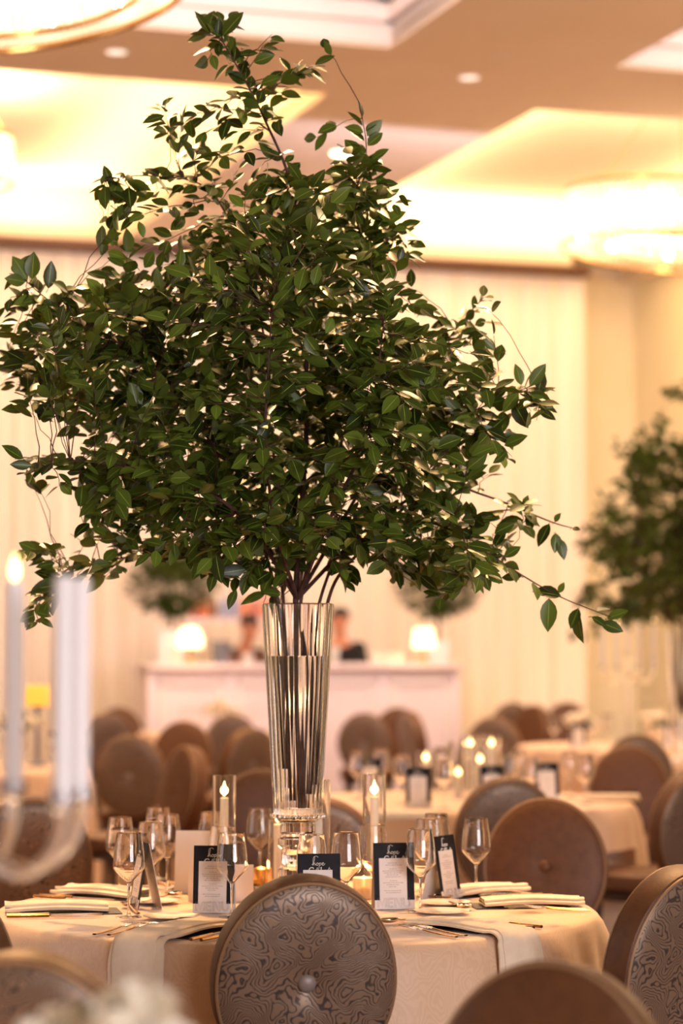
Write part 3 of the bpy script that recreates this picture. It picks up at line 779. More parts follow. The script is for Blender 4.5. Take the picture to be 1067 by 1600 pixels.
# ================================================================== FOLIAGE
POLY = [(300,22),(330,20),(368,22),(384,70),(400,110),(425,50),(445,70),(470,85),(512,58),(520,75),(495,120),(470,145),(440,180),(430,215),(450,240),(475,215),(520,190),(530,200),(520,225),(480,225),(455,262),(470,275),(520,265),(545,200),(560,165),(575,175),(600,205),(612,225),(600,275),(612,290),(640,295),(650,330),(640,355),(660,375),(650,425),(640,445),(645,470),(668,470),(690,495),(720,500),(725,465),(755,448),(785,480),(775,520),(798,548),(770,570),(790,590),(845,572),(862,630),(860,660),(820,655),(790,660),(810,690),(812,715),(780,725),(800,750),(755,765),(730,765),(715,780),(740,800),(770,790),(800,770),(835,780),(840,830),(815,840),(820,900),(800,915),(760,930),(735,925),(700,950),(670,935),(620,915),(600,880),(560,885),(550,925),(530,915),(515,880),(480,870),(440,900),(440,945),(410,945),(395,920),(340,920),(310,890),(250,870),(210,900),(170,905),(140,920),(100,925),(75,980),(30,985),(35,900),(25,860),(60,845),(110,830),(105,800),(150,785),(100,770),(45,775),(22,715),(60,700),(90,690),(75,655),(10,640),(0,600),(-5,480),(5,440),(25,405),(50,395),(75,440),(110,445),(140,440),(170,410),(150,350),(180,325),(150,300),(150,262),(190,262),(205,280),(230,255),(265,270),(285,245),(240,210),(235,150),(275,160),(280,145),(340,150),(350,130),(335,110),(295,105)]
def inside(x, y):
    c = False; j = len(POLY)-1
    for i in range(len(POLY)):
        xi, yi = POLY[i]; xj, yj = POLY[j]
        if (yi > y) != (yj > y) and x < (xj-xi)*(y-yi)/(yj-yi)+xi: c = not c
        j = i
    return c
CORE = [(400, 640, 270, 230), (480, 400, 140, 140), (190, 560, 170, 120), (630, 640, 120, 150), (420, 820, 260, 75), (520, 320, 70, 70), (690, 860, 95, 60), (360, 470, 140, 90), (250, 760, 130, 80)]
def corew(x, y):
    return max(0, max(1.35-(((x-a)/c)**2+((y-b)/d)**2) for a, b, c, d in CORE))
YT = VB.y
PRIM = [ # px, py, depth offset (m)
 ('tall reddish main stem', [(472,1262,0),(463,1100,0),(462,940,0),(468,830,.02),(478,690,.03),(478,540,.0),(470,400,-.02),(452,280,-.04),(415,190,-.05),(385,130,-.06),(345,60,-.08)]),
 ('upper right branch', [(470,1255,.02),(478,1060,.02),(470,940,.03),(505,790,.10),(555,610,.12),(575,450,.05),(555,320,.0),(572,240,-.02),(566,185,-.02)]),
 ('upper left branch', [(458,1250,.0),(452,1080,.02),(443,945,.03),(430,760,.12),(420,580,.15),(390,430,.10),(330,300,.02),(240,275,-.04),(165,280,-.08)]),
 ('long left branch', [(455,1230,-.01),(448,1060,-.02),(436,945,-.02),(390,800,-.08),(300,650,-.12),(190,540,-.10),(90,480,-.05),(25,425,-.02)]),
 ('low left branch', [(450,1200,.01),(440,1060,.0),(430,945,.02),(400,890,.05),(300,866,.10),(190,872,.14),(100,900,.18),(55,950,.2)]),
 ('mid left branch', [(462,1220,.02),(455,1050,.03),(447,945,.04),(370,780,.18),(250,700,.28),(120,640,.33),(30,560,.36)]),
 ('left spray', [(460,1210,-.01),(453,1050,-.03),(441,945,-.04),(370,800,-.2),(240,740,-.28),(110,720,-.30),(45,740,-.30)]),
 ('right branch', [(480,1240,.0),(490,1080,.01),(498,945,.01),(560,800,.03),(650,700,.02),(745,640,.0),(850,595,-.03)]),
 ('low right branch', [(484,1225,.01),(500,1060,.02),(511,945,.01),(545,880,.0),(630,815,-.04),(710,830,-.05),(770,870,-.03),(870,930,.0),(965,968,.02)]),
 ('front branch', [(468,1240,-.02),(460,1060,-.04),(452,945,-.05),(430,820,-.22),(415,690,-.36),(420,560,-.42),(425,480,-.42)]),
 ('front right branch', [(474,1225,-.02),(478,1060,-.03),(480,945,-.05),(520,800,-.2),(570,690,-.3),(590,580,-.33),(600,500,-.3)]),
 ('rear branch', [(470,1220,.03),(473,1060,.04),(474,945,.05),(490,780,.25),(510,600,.38),(490,470,.4)]),
 ('right upper spray', [(476,1230,.03),(485,1060,.04),(488,945,.05),(560,770,.15),(640,620,.2),(700,530,.18),(755,465,.15)]),
 ('thin trailing right twig', [(482,1215,.0),(498,1050,.0),(504,945,.0),(570,830,.05),(680,760,.1),(760,775,.12),(860,815,.14),(895,825,.14)]),
]
FORKS = {'mid left branch', 'left spray', 'front branch', 'front right branch', 'rear branch', 'right upper spray', 'thin trailing right twig'}
PRIM = [(nm, [(464, 936, .0)]+[q for q in pts if q[1] < 930] if nm in FORKS else pts) for nm, pts in PRIM]   # these fork from the main stem at the rim
def spline(pts, sub=6):
    out = []; n = len(pts)
    for i in range(n-1):
        p0, p1, p2, p3 = pts[max(i-1, 0)], pts[i], pts[i+1], pts[min(i+2, n-1)]
        for k in range(sub):
            t = k/sub; out.append(.5*((2*p1)+(p2-p0)*t+(2*p0-5*p1+4*p2-p3)*t*t+(3*p1-p0-3*p2+p3)*t**3))
    out.append(pts[-1]); return out
rf = random.Random(21)
branches = []   # each: dict(mb, nodes)
for (nm, pts) in PRIM:
    W = spline([at(a, b, YT+c) for a, b, c in pts])
    n = len(W); mb = MB(); r0 = .0100 if 'main' in nm else .0062
    mb.tube(W, [r0*(1-.82*i/(n-1)) for i in range(n)], 7)
    rim = next(i for i, p in enumerate(W) if p.z > Z1+.03)
    branches.append({'name': nm, 'mb': mb, 'nodes': W[rim:], 'leaves': []})
CELL = 36; cnt = {}; cap = {}
for cx in range(-1, 28):
    for cyy in range(0, 30):
        x, y = cx*CELL+CELL/2, cyy*CELL+CELL/2
        hit = sum(inside(x+dx, y+dy) for dx in (-12, 0, 12) for dy in (-12, 0, 12))/9
        if hit > 0: cap[(cx, cyy)] = hit*(3.2+20*min(1, corew(x, y)))
NODES = [(bi, k, p) for bi, b in enumerate(branches) for k, p in enumerate(b['nodes'])]
def leaf_frame(p, d, nrm):
    x = d.normalized(); z = nrm - x*nrm.dot(x)
    z = z.normalized() if z.length > 1e-4 else x.orthogonal().normalized()
    return Matrix(((x.x, z.cross(x).x, z.x), (x.y, z.cross(x).y, z.y), (x.z, z.cross(x).z, z.z)))
def put_leaf(b, p, tang, side, scale):
    d = (tang*rf.uniform(.35, .9) + side*rf.uniform(.7, 1.1) + Vector((0, 0, rf.uniform(-.25, .35)))).normalized()
    nr = Vector((rf.gauss(0, .45), -.45+rf.gauss(0, .45), .75+rf.gauss(0, .35)))
    Ln = scale*rf.uniform(.75, 1.2)
    c = p + d*(Ln*.55); x, y = project(c)
    if not inside(x, y) and rf.random() > .06: return
    key = (int(x//CELL), int(y//CELL)); cnt[key] = cnt.get(key, 0)+1
    b['leaves'].append((p.copy(), leaf_frame(p, d, nr), Ln, rf.randrange(6), rf.random()))
def twig(b, Q, P, nleaf_len, lscale, rtw=.0016):
    v = P-Q; ln = v.length
    if ln < .03: return
    side = v.cross(Vector((0, 0, 1)));  side = side.normalized() if side.length > 1e-4 else Vector((1, 0, 0))
    bow = Vector((rf.gauss(0, .08), rf.gauss(0, .08), rf.uniform(.0, .16)))*ln
    pts = []
    for i in range(6):
        t = i/5; pts.append(Q+v*t+bow*(4*t*(1-t))*.5 + (Vector((rf.gauss(0, .004), rf.gauss(0, .004), rf.gauss(0, .004))) if 0 < i < 5 else Vector()))
    b['mb'].tube(pts, [rtw*(1-.5*i/5) for i in range(6)], 4)
    W = spline(pts, 4); s = rf.random()*.02; acc = 0; tot = sum((W[i+1]-W[i]).length for i in range(len(W)-1)); flip = rf.choice((-1, 1)); nxt = max(.012, tot-nleaf_len)
    phi = rf.uniform(-.6, .6)
    for i in range(len(W)-1):
        seg = (W[i+1]-W[i]).length
        while nxt < acc+seg:
            t = (nxt-acc)/seg; p = W[i].lerp(W[i+1], t); tg = (W[i+1]-W[i]).normalized()
            sd = tg.cross(Vector((0, -.5, .9))); sd = sd.normalized() if sd.length > 1e-3 else side
            sd = Matrix.Rotation(phi+rf.gauss(0, .35), 3, tg) @ sd
            put_leaf(b, p, tg, sd*flip, lscale); flip = -flip; nxt += rf.uniform(.016, .026)
        acc += seg
    put_leaf(b, W[-1], (W[-1]-W[-2]).normalized(), side*.05, lscale)
# leaves on the ends of the main branches
for b in branches:
    W = b['nodes']; n = len(W)
    for i in range(int(n*.5), n-1):
        tg = (W[i+1]-W[i]).normalized(); sd = tg.cross(Vector((0, -.5, .9))).normalized()
        for q in range(2): put_leaf(b, W[i].lerp(W[i+1], rf.random()), tg, sd*(1 if (i+q) % 2 else -1), .058)
    put_leaf(b, W[-1], (W[-1]-W[-2]).normalized(), Vector((.02, 0, .02)), .055)
cells = list(cap)
for it in range(9000):
    best = None
    for _ in range(3):
        k_ = rf.choice(cells); df = cap[k_]-cnt.get(k_, 0)
        if best is None or df > best[0]: best = (df, k_)
    if best[0] <= 0.3: continue
    cx, cyy = best[1]; x, y = (cx+rf.random())*CELL, (cyy+rf.random())*CELL
    if not inside(x, y): continue
    cw = min(1, corew(x, y)); dep = rf.gauss(-.02, .10+.20*cw)
    dep = max(-.5, min(.48, dep)); P = at(x, y, YT+dep)
    bq = None
    for (bi, kk, p) in NODES:
        dd = (p-P).length; out = (P-p).length
        c = dd + (.25 if p.z > P.z+.12 else 0) + rf.random()*.05
        if dd > .04 and (bq is None or c < bq[0]): bq = (c, bi, kk, p)
    _, bi, kk, p = bq
    twig(branches[bi], p, P, rf.uniform(.09, .2), rf.uniform(.054, .074))
# leaf meshes
def leaf_geo(var):
    rl = random.Random(var*17+3); wd = rl.uniform(.21, .27); fold = rl.uniform(.05, .22); curl = rl.uniform(-.05, .30); tw = rl.uniform(-.25, .25)
    vs = []; mid = []; ts = [0, .1, .22, .4, .6, .78, .91, 1.0]
    prof = [0, .42, .78, 1.0, .93, .62, .27, 0]
    def P(t, s_):
        wv = wd*s_; z = -curl*t*t*.6+abs(wv)*fold*2 - .0*t; a = tw*t
        return (.08+.92*t, wv*math.cos(a)-z*math.sin(a)*.3, z+wv*math.sin(a))
    rows = []
    for t, p in zip(ts, prof):
        if p == 0: rows.append((len(vs),)); vs.append(P(t, 0)); mid.append(0)
        else:
            i = len(vs); vs += [P(t, -p), P(t, 0), P(t, p)]; mid += [1, 0, 1]; rows.append((i, i+1, i+2))
    fs = []
    for a, b in zip(rows, rows[1:]):
        if len(a) == 1: fs += [(a[0], b[0], b[1]), (a[0], b[1], b[2])]
        elif len(b) == 1: fs += [(a[0], b[0], a[1]), (a[1], b[0], a[2])]
        else: fs += [(a[0], b[0], b[1], a[1]), (a[1], b[1], b[2], a[2])]
    fs = [f[::-1] for f in fs]
    # petiole
    i = len(vs); vs += [(0, 0, 0), (.0, .012, .002), (.09, .008, 0)]; mid += [0, 0, 0]; fs.append((i, i+2, i+1))
    # make the blade normals face +z
    return vs, fs, mid
LG = [leaf_geo(v) for v in range(6)]
for v in range(6):
    vs, fs, mid = LG[v]; a, b, c = (Vector(vs[q]) for q in fs[2][:3])
    if (b-a).cross(c-a).z < 0: LG[v] = (vs, [f[::-1] for f in fs], mid)
def set_attr(me, name, vals):
    a = me.attributes.new(name, 'FLOAT', 'POINT'); a.data.foreach_set('value', vals)
def leaves_mesh(lst, name):
    V, Fc, mi, rn = [], [], [], []
    for (p, R_, Ln, var, rnd) in lst:
        vs, fs, mid = LG[var]; n = len(V); RL = R_*Ln
        V += [tuple(RL @ Vector(q) + p) for q in vs]; Fc += [tuple(i+n for i in f) for f in fs]; mi += mid; rn += [rnd]*len(vs)
    me = bpy.data.meshes.new(name); me.from_pydata(V, [], Fc); me.polygons.foreach_set('use_smooth', [True]*len(Fc))
    set_attr(me, 'mid', mi); set_attr(me, 'rnd', rn); me.materials.append(M['leaf']); me.update(); return me
single = []
for v in range(6):
    for q in range(4):
        me = bpy.data.meshes.new('leaf'); vs, fs, mid = LG[v]; me.from_pydata(vs, [], fs); me.polygons.foreach_set('use_smooth', [True]*len(fs))
        set_attr(me, 'mid', mid); set_attr(me, 'rnd', [(q+.5)/4]*len(vs)); me.materials.append(M['leaf']); me.update(); single.append(me)
ORIG = Vector((VB.x, VB.y, Z1))
arr = thing('leafy_arrangement', 'tall spreading arrangement of dark green leafy branches in the fluted vase', 'plant', ORIG)
# single leaves on the trailing tips
BI = {b['name']: b for b in branches}
for (nm, x0, y0, x1, y1, dy, nz_) in (('low right branch', 858, 930, 856, 982, .0, -.9), ('low right branch', 905, 948, 892, 978, .01, -.8), ('low right branch', 902, 952, 906, 1000, .01, -.3), ('low right branch', 922, 962, 946, 978, .02, -.5),
      ('low right branch', 945, 968, 978, 956, .02, -.4), ('low right branch', 935, 972, 970, 984, .02, -.7), ('low right branch', 880, 932, 838, 922, .0, -.4), ('low right branch', 872, 928, 880, 912, .0, -.4),
      ('thin trailing right twig', 822, 795, 800, 782, .13, -.5), ('thin trailing right twig', 826, 797, 828, 828, .13, -.7), ('thin trailing right twig', 818, 792, 824, 776, .13, -.6), ('thin trailing right twig', 860, 815, 842, 850, .14, -.6),
      ('thin trailing right twig', 866, 817, 874, 803, .14, -.8), ('thin trailing right twig', 868, 830, 868, 860, .14, -.7), ('thin trailing right twig', 872, 838, 882, 870, .14, -.7), ('thin trailing right twig', 893, 825, 900, 826, .14, -.2),
      ('right branch', 815, 605, 808, 572, -.05, -.8), ('right branch', 825, 606, 850, 572, -.05, -.8), ('right branch', 822, 612, 860, 634, -.06, -.9), ('right branch', 800, 625, 822, 664, -.06, -.9), ('right branch', 838, 640, 866, 652, -.04, -.8), ('right branch', 812, 612, 788, 640, -.06, -.8),
      ('long left branch', 45, 440, 22, 404, -.02, -.8), ('long left branch', 50, 440, 52, 398, -.02, -.8), ('long left branch', 75, 455, 80, 412, -.03, -.8), ('tall reddish main stem', 330, 55, 306, 22, -.08, -.8), ('tall reddish main stem', 345, 60, 376, 22, -.08, -.7), ('tall reddish main stem', 340, 58, 342, 30, -.08, -.6)):
    P0, P1 = at(x0, y0, YT+dy), at(x1, y1, YT+dy-.012); d = P1-P0
    BI[nm]['leaves'].append((P0, leaf_frame(P0, d, Vector((rf.gauss(0, .3), nz_, .3))), max(.03, d.length*1.12), rf.randrange(6), rf.random()))
    BI[nm]['mb'].tube([P0+(at(x0-3, y0+2, YT+dy)-P0), P0+d*.1], .0008, 4)
ALL = []
for bi, b in enumerate(branches):
    for l in b['leaves']: ALL.append((bi, l))
print('LEAVES', len(ALL))
ALL.sort(key=lambda q: q[1][0].y - q[1][2]*3 - (1 if q[1][0].x > .42 else 0))
near, rest = ALL[:300], ALL[300:]
OFF = Matrix.Translation(-ORIG)
bobs = []
for bi, b in enumerate(branches):
    me = b['mb'].mesh('branch'); me.transform(OFF); bobs.append(link('branch', me, M['bark'], arr))
for (bi, (p, R_, Ln, var, rnd)) in near:
    o = link('leaf', single[var*4+min(3, int(rnd*4))], None, bobs[bi])
    o.matrix_local = Matrix.Translation(p-ORIG) @ (R_.to_4x4() @ Matrix.Scale(Ln, 4))
mr = leaves_mesh([l for _, l in rest], 'foliage'); mr.transform(OFF)
o = link('foliage', mr, None, arr); o['kind'] = 'stuff'
# the same arrangement, blurred, on a far table
mall = leaves_mesh([l for _, l in ALL], 'foliage'); mall.transform(OFF)
sticks = MB()
for b in branches: sticks.add(b['mb'].v, b['mb'].f)
ms = sticks.mesh('branches'); ms.transform(OFF)
p = at(1066, 982, 15.0)
far = thing('leafy_arrangement', 'blurred leafy branch arrangement cut by the right picture edge', 'plant', p, 2.4)
link('branch', ms, M['bark'], far); o = link('foliage', mall, None, far); o['kind'] = 'stuff'
fv = thing('glass_vase', 'blurred tall vase at right edge holding the far leafy branches', 'vase', (p.x, p.y, TZ), 0)
obj('glass_body', MB().lathe([(.064, 0), (.097, p.z-TZ-.01), (.092, p.z-TZ-.01), (.056, .02), (.004, .02)], 24), 'crystal', fv)
o = obj('tablecloth', cloth_mesh(.8, 40, (p.x+.35, p.y+.1)), 'cloth', None, (p.x+.35, p.y+.1, 0)); tag(o, 'tan cloth under the far leafy arrangement at the right picture edge', 'tablecloth', 'cloth-covered round tables')

# ================================================================== CANDELABRA
def candelabra(loc, rz, label, arms, s=1.0, cl=.30, hub=.24, group=None, reach=.16, unlit=()):
    t = thing('candelabra', label, 'candelabra', loc, rz, group)
    obj('base', MB().lathe([(.075, 0), (.078, .008), (.05, .016), (.02, .03), (.012, .05)], 28), 'acrylic', t)
    obj('stem', MB().tube([(0, 0, .04), (0, 0, hub+.12)], .011, 12), 'acrylic', t)
    tips = [(0, 0, hub+.13)]
    for a in arms:
        ca, sa = math.cos(a), math.sin(a); pts = [(0, 0, hub)]
        for k in range(1, 4): pts.append((ca*reach*.2*k, sa*reach*.2*k, hub-.012*k))
        for k in range(1, 7):
            q = k/6*PI/2; pts.append((ca*reach*(.6+.4*math.sin(q)), sa*reach*(.6+.4*math.sin(q)), hub-.036+.08*(1-math.cos(q))))
        obj('arm', MB().tube([Vector(v) for v in pts], .0095, 10), 'acrylic', t)
        tips.append((ca*reach, sa*reach, hub+.045))
    for i, (x, y, z) in enumerate(tips):
        obj('cup', MB().lathe([(.010, z), (.02, z+.008), (.0185, z+.03), (.0145, z+.03), (.0135, z+.012), (.001, z+.012)], 20, (x, y, 0)), 'acrylic', t)
        L_ = cl
        c = obj('candle', MB().lathe([(.0125, z+.0125), (.0125, z+.0125+L_), (.009, z+.016+L_), (.001, z+.015+L_)], 20, (x, y, 0)), 'wax_white', t)
        zt = z+.016+L_
        if i not in unlit: obj('flame', MB().lathe([(.0008, zt), (.0055, zt+.007), (.0065, zt+.014), (.004, zt+.024), (.0006, zt+.036)], 10, (x, y, 0)), 'flame', c)
    return t
# near: right arm tip seen at px (123,1262)
Yn = 3.2; tip = at(124, 1262, Yn); tipL = at(13, 1275, Yn-.02)
reach = .17; hubz = tip.z-.045
bx = tip.x-reach*math.cos(.25)
PED = hubz-.24-TZ
candelabra((bx, Yn-reach*math.sin(.25), TZ+.001), 0, 'large blurred clear candelabra with white candles at the left foreground', [.25, -.42, 1.2, 2.6, 3.9], hub=hubz-TZ, cl=.285, reach=reach, unlit=(1, 2))
pb = at(981, 1012, 16.2)
candelabra((pb.x, pb.y, TZ+.001), .3, 'far five-candle clear candelabra before the glowing drapes at right', [0, PI*.5, PI, PI*1.5], hub=.50, cl=.30, reach=.185)

# ================================================================== ROSES
def rose_mesh(seed, R=.036):
    rr = random.Random(seed); mb = MB()
    for ring, (n, r, op) in enumerate(((3, .3, .15), (4, .5, .35), (5, .75, .6), (6, 1.0, .95))):
        for k_ in range(n):
            a0 = 2*PI*k_/n+ring*.7+rr.uniform(-.15, .15); sp = 1.5*PI/n*1.25
            def fn(u, v, a0=a0, sp=sp, r=r, op=op):
                a = a0+(u-.5)*sp*2*(.55+.45*math.sin(v*PI*.6)); q = R*(.12+r*(v**.8)*(.6+.5*op)); z = R*(1.5*v*(1-.35*op)) - R*.3*op*max(0, v-.7)*2
                return Vector((q*math.cos(a), q*math.sin(a), z - .12*R*(abs(u-.5)*2)**2*v))
            mb.grid(fn, 6, 5)
    return mb
ROSES = [rose_mesh(s).mesh('bloom') for s in range(3)]
for me in ROSES: me.materials.append(M['rose'])
def flower_bowl(loc, n, spread, lab, seed, h=.10, scale=1.0, vr=.06):
    t = thing('flower_bowl', lab, 'flowers', loc); rr = random.Random(seed)
    obj('bowl', MB().lathe([(vr*.6, 0), (vr, h*.5), (vr*1.05, h), (vr*.97, h), (vr*.55, .01), (.002, .01)], 24), 'plate', t)
    for i in range(n):
        a = i*2.4; r = spread*math.sqrt((i+.5)/n); z = h+.03+(.55*spread)*(1-(r/spread)**2)+rr.uniform(-.01, .01)
        o = link('rose', ROSES[i % 3], None, t, (r*math.cos(a), r*math.sin(a), z), (rr.uniform(-.3, .3)-.5*math.sin(a)*r/spread, .5*math.cos(a)*r/spread, a)); o.scale = (scale,)*3
    lst = []
    for i in range(n*4):
        a = rr.random()*6.28; r = spread*rr.uniform(.2, 1.1); d = Vector((math.cos(a), math.sin(a), rr.uniform(-.1, .7))).normalized()
        pp = Vector((r*.6*math.cos(a), r*.6*math.sin(a), h+.02+rr.uniform(0, .4*spread)))
        lst.append((pp, leaf_frame(pp, d, Vector((0, -.2, 1))), .06*scale, i % 6, rr.random()))
    link('leaves', leaves_mesh(lst, 'leaves'), None, t)
    return t
pr = at(205, 1588, 2.72)
fbz = pr.z-.155-.17
t = thing('rose_vase', 'cream roses and green leaf, blurred, at the bottom left corner', 'flowers', (pr.x, pr.y, TZ+.001))
hz = pr.z-TZ
obj('vase', MB().lathe([(.05, 0), (.045, .05), (.06, hz*.65), (.065, hz*.72), (.06, hz*.72), (.04, .02), (.002, .02)], 24), 'plate', t)
for i, (px, py, dy, sc) in enumerate(((212, 1572, 0, 1.15), (108, 1596, .04, 1.0), (165, 1606, -.03, 1.0), (250, 1612, .05, 1.0), (60, 1622, .02, 1.0))):
    q = at(px, py, 2.72+dy); lq = q-Vector((pr.x, pr.y, TZ+.001))
    o = link('rose', ROSES[i % 3], None, t, lq-Vector((0, 0, .028)), (.35, 0, i*1.1)); o.scale = (sc, sc, sc)
    obj('stalk', MB().tube([(0, 0, .06), (lq.x*.25, lq.y*.25, hz*.72), lq-Vector((0, 0, .026))], .0025, 6), pbr('stalk_green', srgb(70, 92, 44), .6) if i == 0 else bpy.data.materials['stalk_green'], t)
q = at(146, 1584, 2.7)-Vector((pr.x, pr.y, TZ+.001))
for i, (dx, az) in enumerate(((0, .4), (.012, 2.2), (-.012, 1.2))):
    o = link('leaf', single[i*4+3], None, t, q+Vector((dx, 0, -.008))); o.scale = (.045,)*3; o.rotation_euler = (.6, -.4, az)
ORD = ['first', 'second', 'third', 'fourth', 'fifth', 'sixth', 'seventh', 'eighth', 'ninth', 'tenth']
def glass_row(pts, where, grp):
    for i, (px, py) in enumerate(sorted(pts)):
        wine_glass(px, py, '%s from the left of the blurred wine glasses on %s' % (ORD[i], where), grp)
def on_table(px, py): return on(px, py, TZ+.001)
flower_bowl(on_table(343, 1143), 9, .14, 'low bowl of pale flowers on the far table before the bar', 5)
flower_bowl(on_table(905, 1166), 9, .13, 'low pale flowers left of the far candelabra', 6)
flower_bowl(on_table(1022, 1163), 9, .14, 'low pale flowers right of the far candelabra', 8)
flower_bowl(on_table(20, 1204), 10, .16, 'blurred white flowers seen between the near candelabra candles', 9, h=.2)

# ================================================================== SECOND TABLE AND FAR TABLE WARE
G2 = 'blurred wine glasses on the second table'
glass_row([(560, 1248), (596, 1242), (628, 1256), (694, 1264), (796, 1252), (812, 1240), (830, 1262), (890, 1246), (915, 1256), (690, 1238)], 'the second table', G2)
for (px, py, yaw, lab) in ((655, 1262, 6, 'blurred menu card with navy top right of the lone candle tube, on second table'),
                           (577, 1244, -30, 'blurred dark menu card on second table near its left side'),
                           (771, 1259, 12, 'blurred menu card on second table beside the glowing candle tubes'),
                           (857, 1252, 10, 'blurred navy-topped menu card above the plain bronze button chair')):
    menu_card(px, py, yaw, lab, 'menu cards on the second table')
for i, (px, py, h, ch, lab) in enumerate(((716, 1247, .26, .10, 'candle tube with low flame, left front of the glowing cluster'), (735, 1237, .27, .215, 'candle tube, left rear of the glowing cluster on second table'),
                      (768, 1237, .27, .215, 'candle tube, middle of the glowing cluster on second table'), (750, 1247, .24, .16, 'candle tube, right end of the glowing cluster on second table'),
                      (665, 1239, .20, .15, 'candle tube glowing behind the navy-topped menu card on second table'))):
    candle_tube(px, py, h, ch, lab, grp='candle tubes on the second table', r=.045, cr=.02)
# napkin rolls on the second table
for (px, py, rz, lab) in ((955, 1250, -.1, 'pale flat napkin at the right edge of the second table'), (640, 1278, .2, 'pale flat napkin at the front of the second table')):
    p = on(px, py, TZ+.002)
    t = thing('napkin', lab, 'napkin', p, rz, 'napkins on the second table')
    obj('folded_layer', MB().box((0, 0, .008), (.26, .13, .016), None, .005), 'napkin', t); obj('folded_layer', MB().box((.005, 0, .0215), (.24, .115, .010), None, .004), 'napkin', t)
G3 = 'blurred glasses on the far left table'
glass_row([(30, 1200), (85, 1203), (110, 1198), (128, 1201), (102, 1206)], 'the far left table', G3)
G4 = 'blurred glasses on the far tables'
glass_row([(290, 1143), (312, 1146.5), (385, 1146), (402, 1143)], 'the far table before the bar', G4)
glass_row([(866, 1167), (925, 1170), (950, 1163), (1035, 1170)], 'the far candelabra table', G4+' at right')
votive(347, 1146.7, 'bright votive on the far table in front of the bar', h=.27, r=.035)
menu_card(905, 1168, 8, 'dark menu card on the far candelabra table, left of its chairs', 'menu cards on the far tables')
menu_card(1050, 1168, -5, 'dark-topped menu card on the far candelabra table at right edge', 'menu cards on the far tables')
al = thing('amber_lantern', 'amber glowing square lantern at far left behind the near candles', 'lantern', on_table(58, 1196))
obj('glass_box', MB().box((0, 0, .41), (.15, .15, .12), None, .01), 'amber', al); obj('stand', MB().lathe([(.06, 0), (.06, .01), (.012, .02), (.012, .33), (.05, .35)], 16), 'steel', al)

# ================================================================== BAR
BU = 20.3
def bar_pt(px, u, z):
    k_ = (px-533.5)/F; y = u/(cy_-sy_*k_); return Vector((k_*y, y, z))
A, B = bar_pt(238, BU, 0), bar_pt(715, BU, 0); blen = (B-A).length; mid_ = (A+B)/2; BZ = 1.30
bar = thing('bar_counter', 'long white panelled bar counter in front of the drapes', 'bar', mid_, YAW)
obj('body', MB().box((0, .325, (BZ-.05)/2), (blen, .55, BZ-.05)), 'bar', bar)
obj('countertop', MB().box((0, .30, BZ-.025), (blen+.06, .68, .05), None, .008), 'bar', bar)
obj('kick_plate', MB().box((0, .04, .05), (blen+.02, .04, .1)), 'bar', bar)
np_ = 4; pw = blen/np_
for i in range(np_):
    cx = -blen/2+pw*(i+.5); fr = MB()
    for (x, z, dx, dz) in ((cx-pw/2+.09, .66, .05, .98), (cx+pw/2-.09, .66, .05, .98), (cx, 1.13, pw-.13, .05), (cx, .19, pw-.13, .05)): fr.box((x, .042, z), (dx, .022, dz), None, .006)
    obj('panel_frame', fr, 'moulding', bar)
for i in range(np_+1): obj('pilaster', MB().box((-blen/2+pw*i, .04, .66), (.06, .03, 1.16), None, .005), 'bar', bar)
def bar_top(px, u=BU+.3): return bar_pt(px, u, BZ+.001)
def lamp(px, w_, h_, zs, lab, dome):
    t = thing('table_lamp', lab, 'table lamp', bar_top(px, BU+.12))
    obj('base', MB().lathe([(.07, 0), (.07, .012), (.02, .03), (.012, .05), (.012, zs)], 20), 'gold', t)
    pr_ = [(w_/2, zs), (w_/2*.98, zs+h_*.4), (w_/2*.78, zs+h_*.78), (w_/2*.4, zs+h_)] if dome else [(w_/2, zs), (w_/2*.78, zs+h_)]
    obj('lamp_shade', MB().lathe(pr_, 24), 'shade_lit', t)
    point(t.location+Vector((0, -.3, zs+h_/2)), (1, .7, .35), 4, .08)
lamp(297, .23, .18, .14, 'small bar lamp with glowing dome shade left of the vase', True)
lamp(662, .21, .17, .14, 'small bar lamp with glowing shade near the right end of the bar', False)
def shrub(px, u, r, potw, poth, zc, lab, seed, cz=1.0):
    t = thing('potted_shrub', lab, 'plant', bar_top(px, u)); rr = random.Random(seed)
    obj('planter', MB().box((0, 0, poth/2), (potw, potw, poth), None, .01), 'bar', t)
    obj('trunk', MB().tube([(0, 0, poth-.02), (.01, 0, zc)], .014, 8), 'bark', t)
    lst = []
    for i in range(1500):
        d = Vector((rr.gauss(0, 1), rr.gauss(0, 1), rr.gauss(0, 1))).normalized(); q = r*(rr.random()**.45); pp = Vector((d.x*q, d.y*q, zc+d.z*q*.68))
        lst.append((pp, leaf_frame(pp, (d+Vector((0, 0, .4))).normalized(), Vector((rr.gauss(0, .4), -.3, 1))), .075, i % 6, .3*rr.random()))
    o = link('foliage', leaves_mesh(lst, 'foliage'), None, t); o['kind'] = 'stuff'
shrub(268, BU+.46, .40, .22, .30, .70, 'rounded blurred green shrub in pale planter, left end of the bar', 3)
shrub(684, BU+.50, .40, .20, .20, .70, 'rounded blurred green shrub behind the right bar lamp', 4)
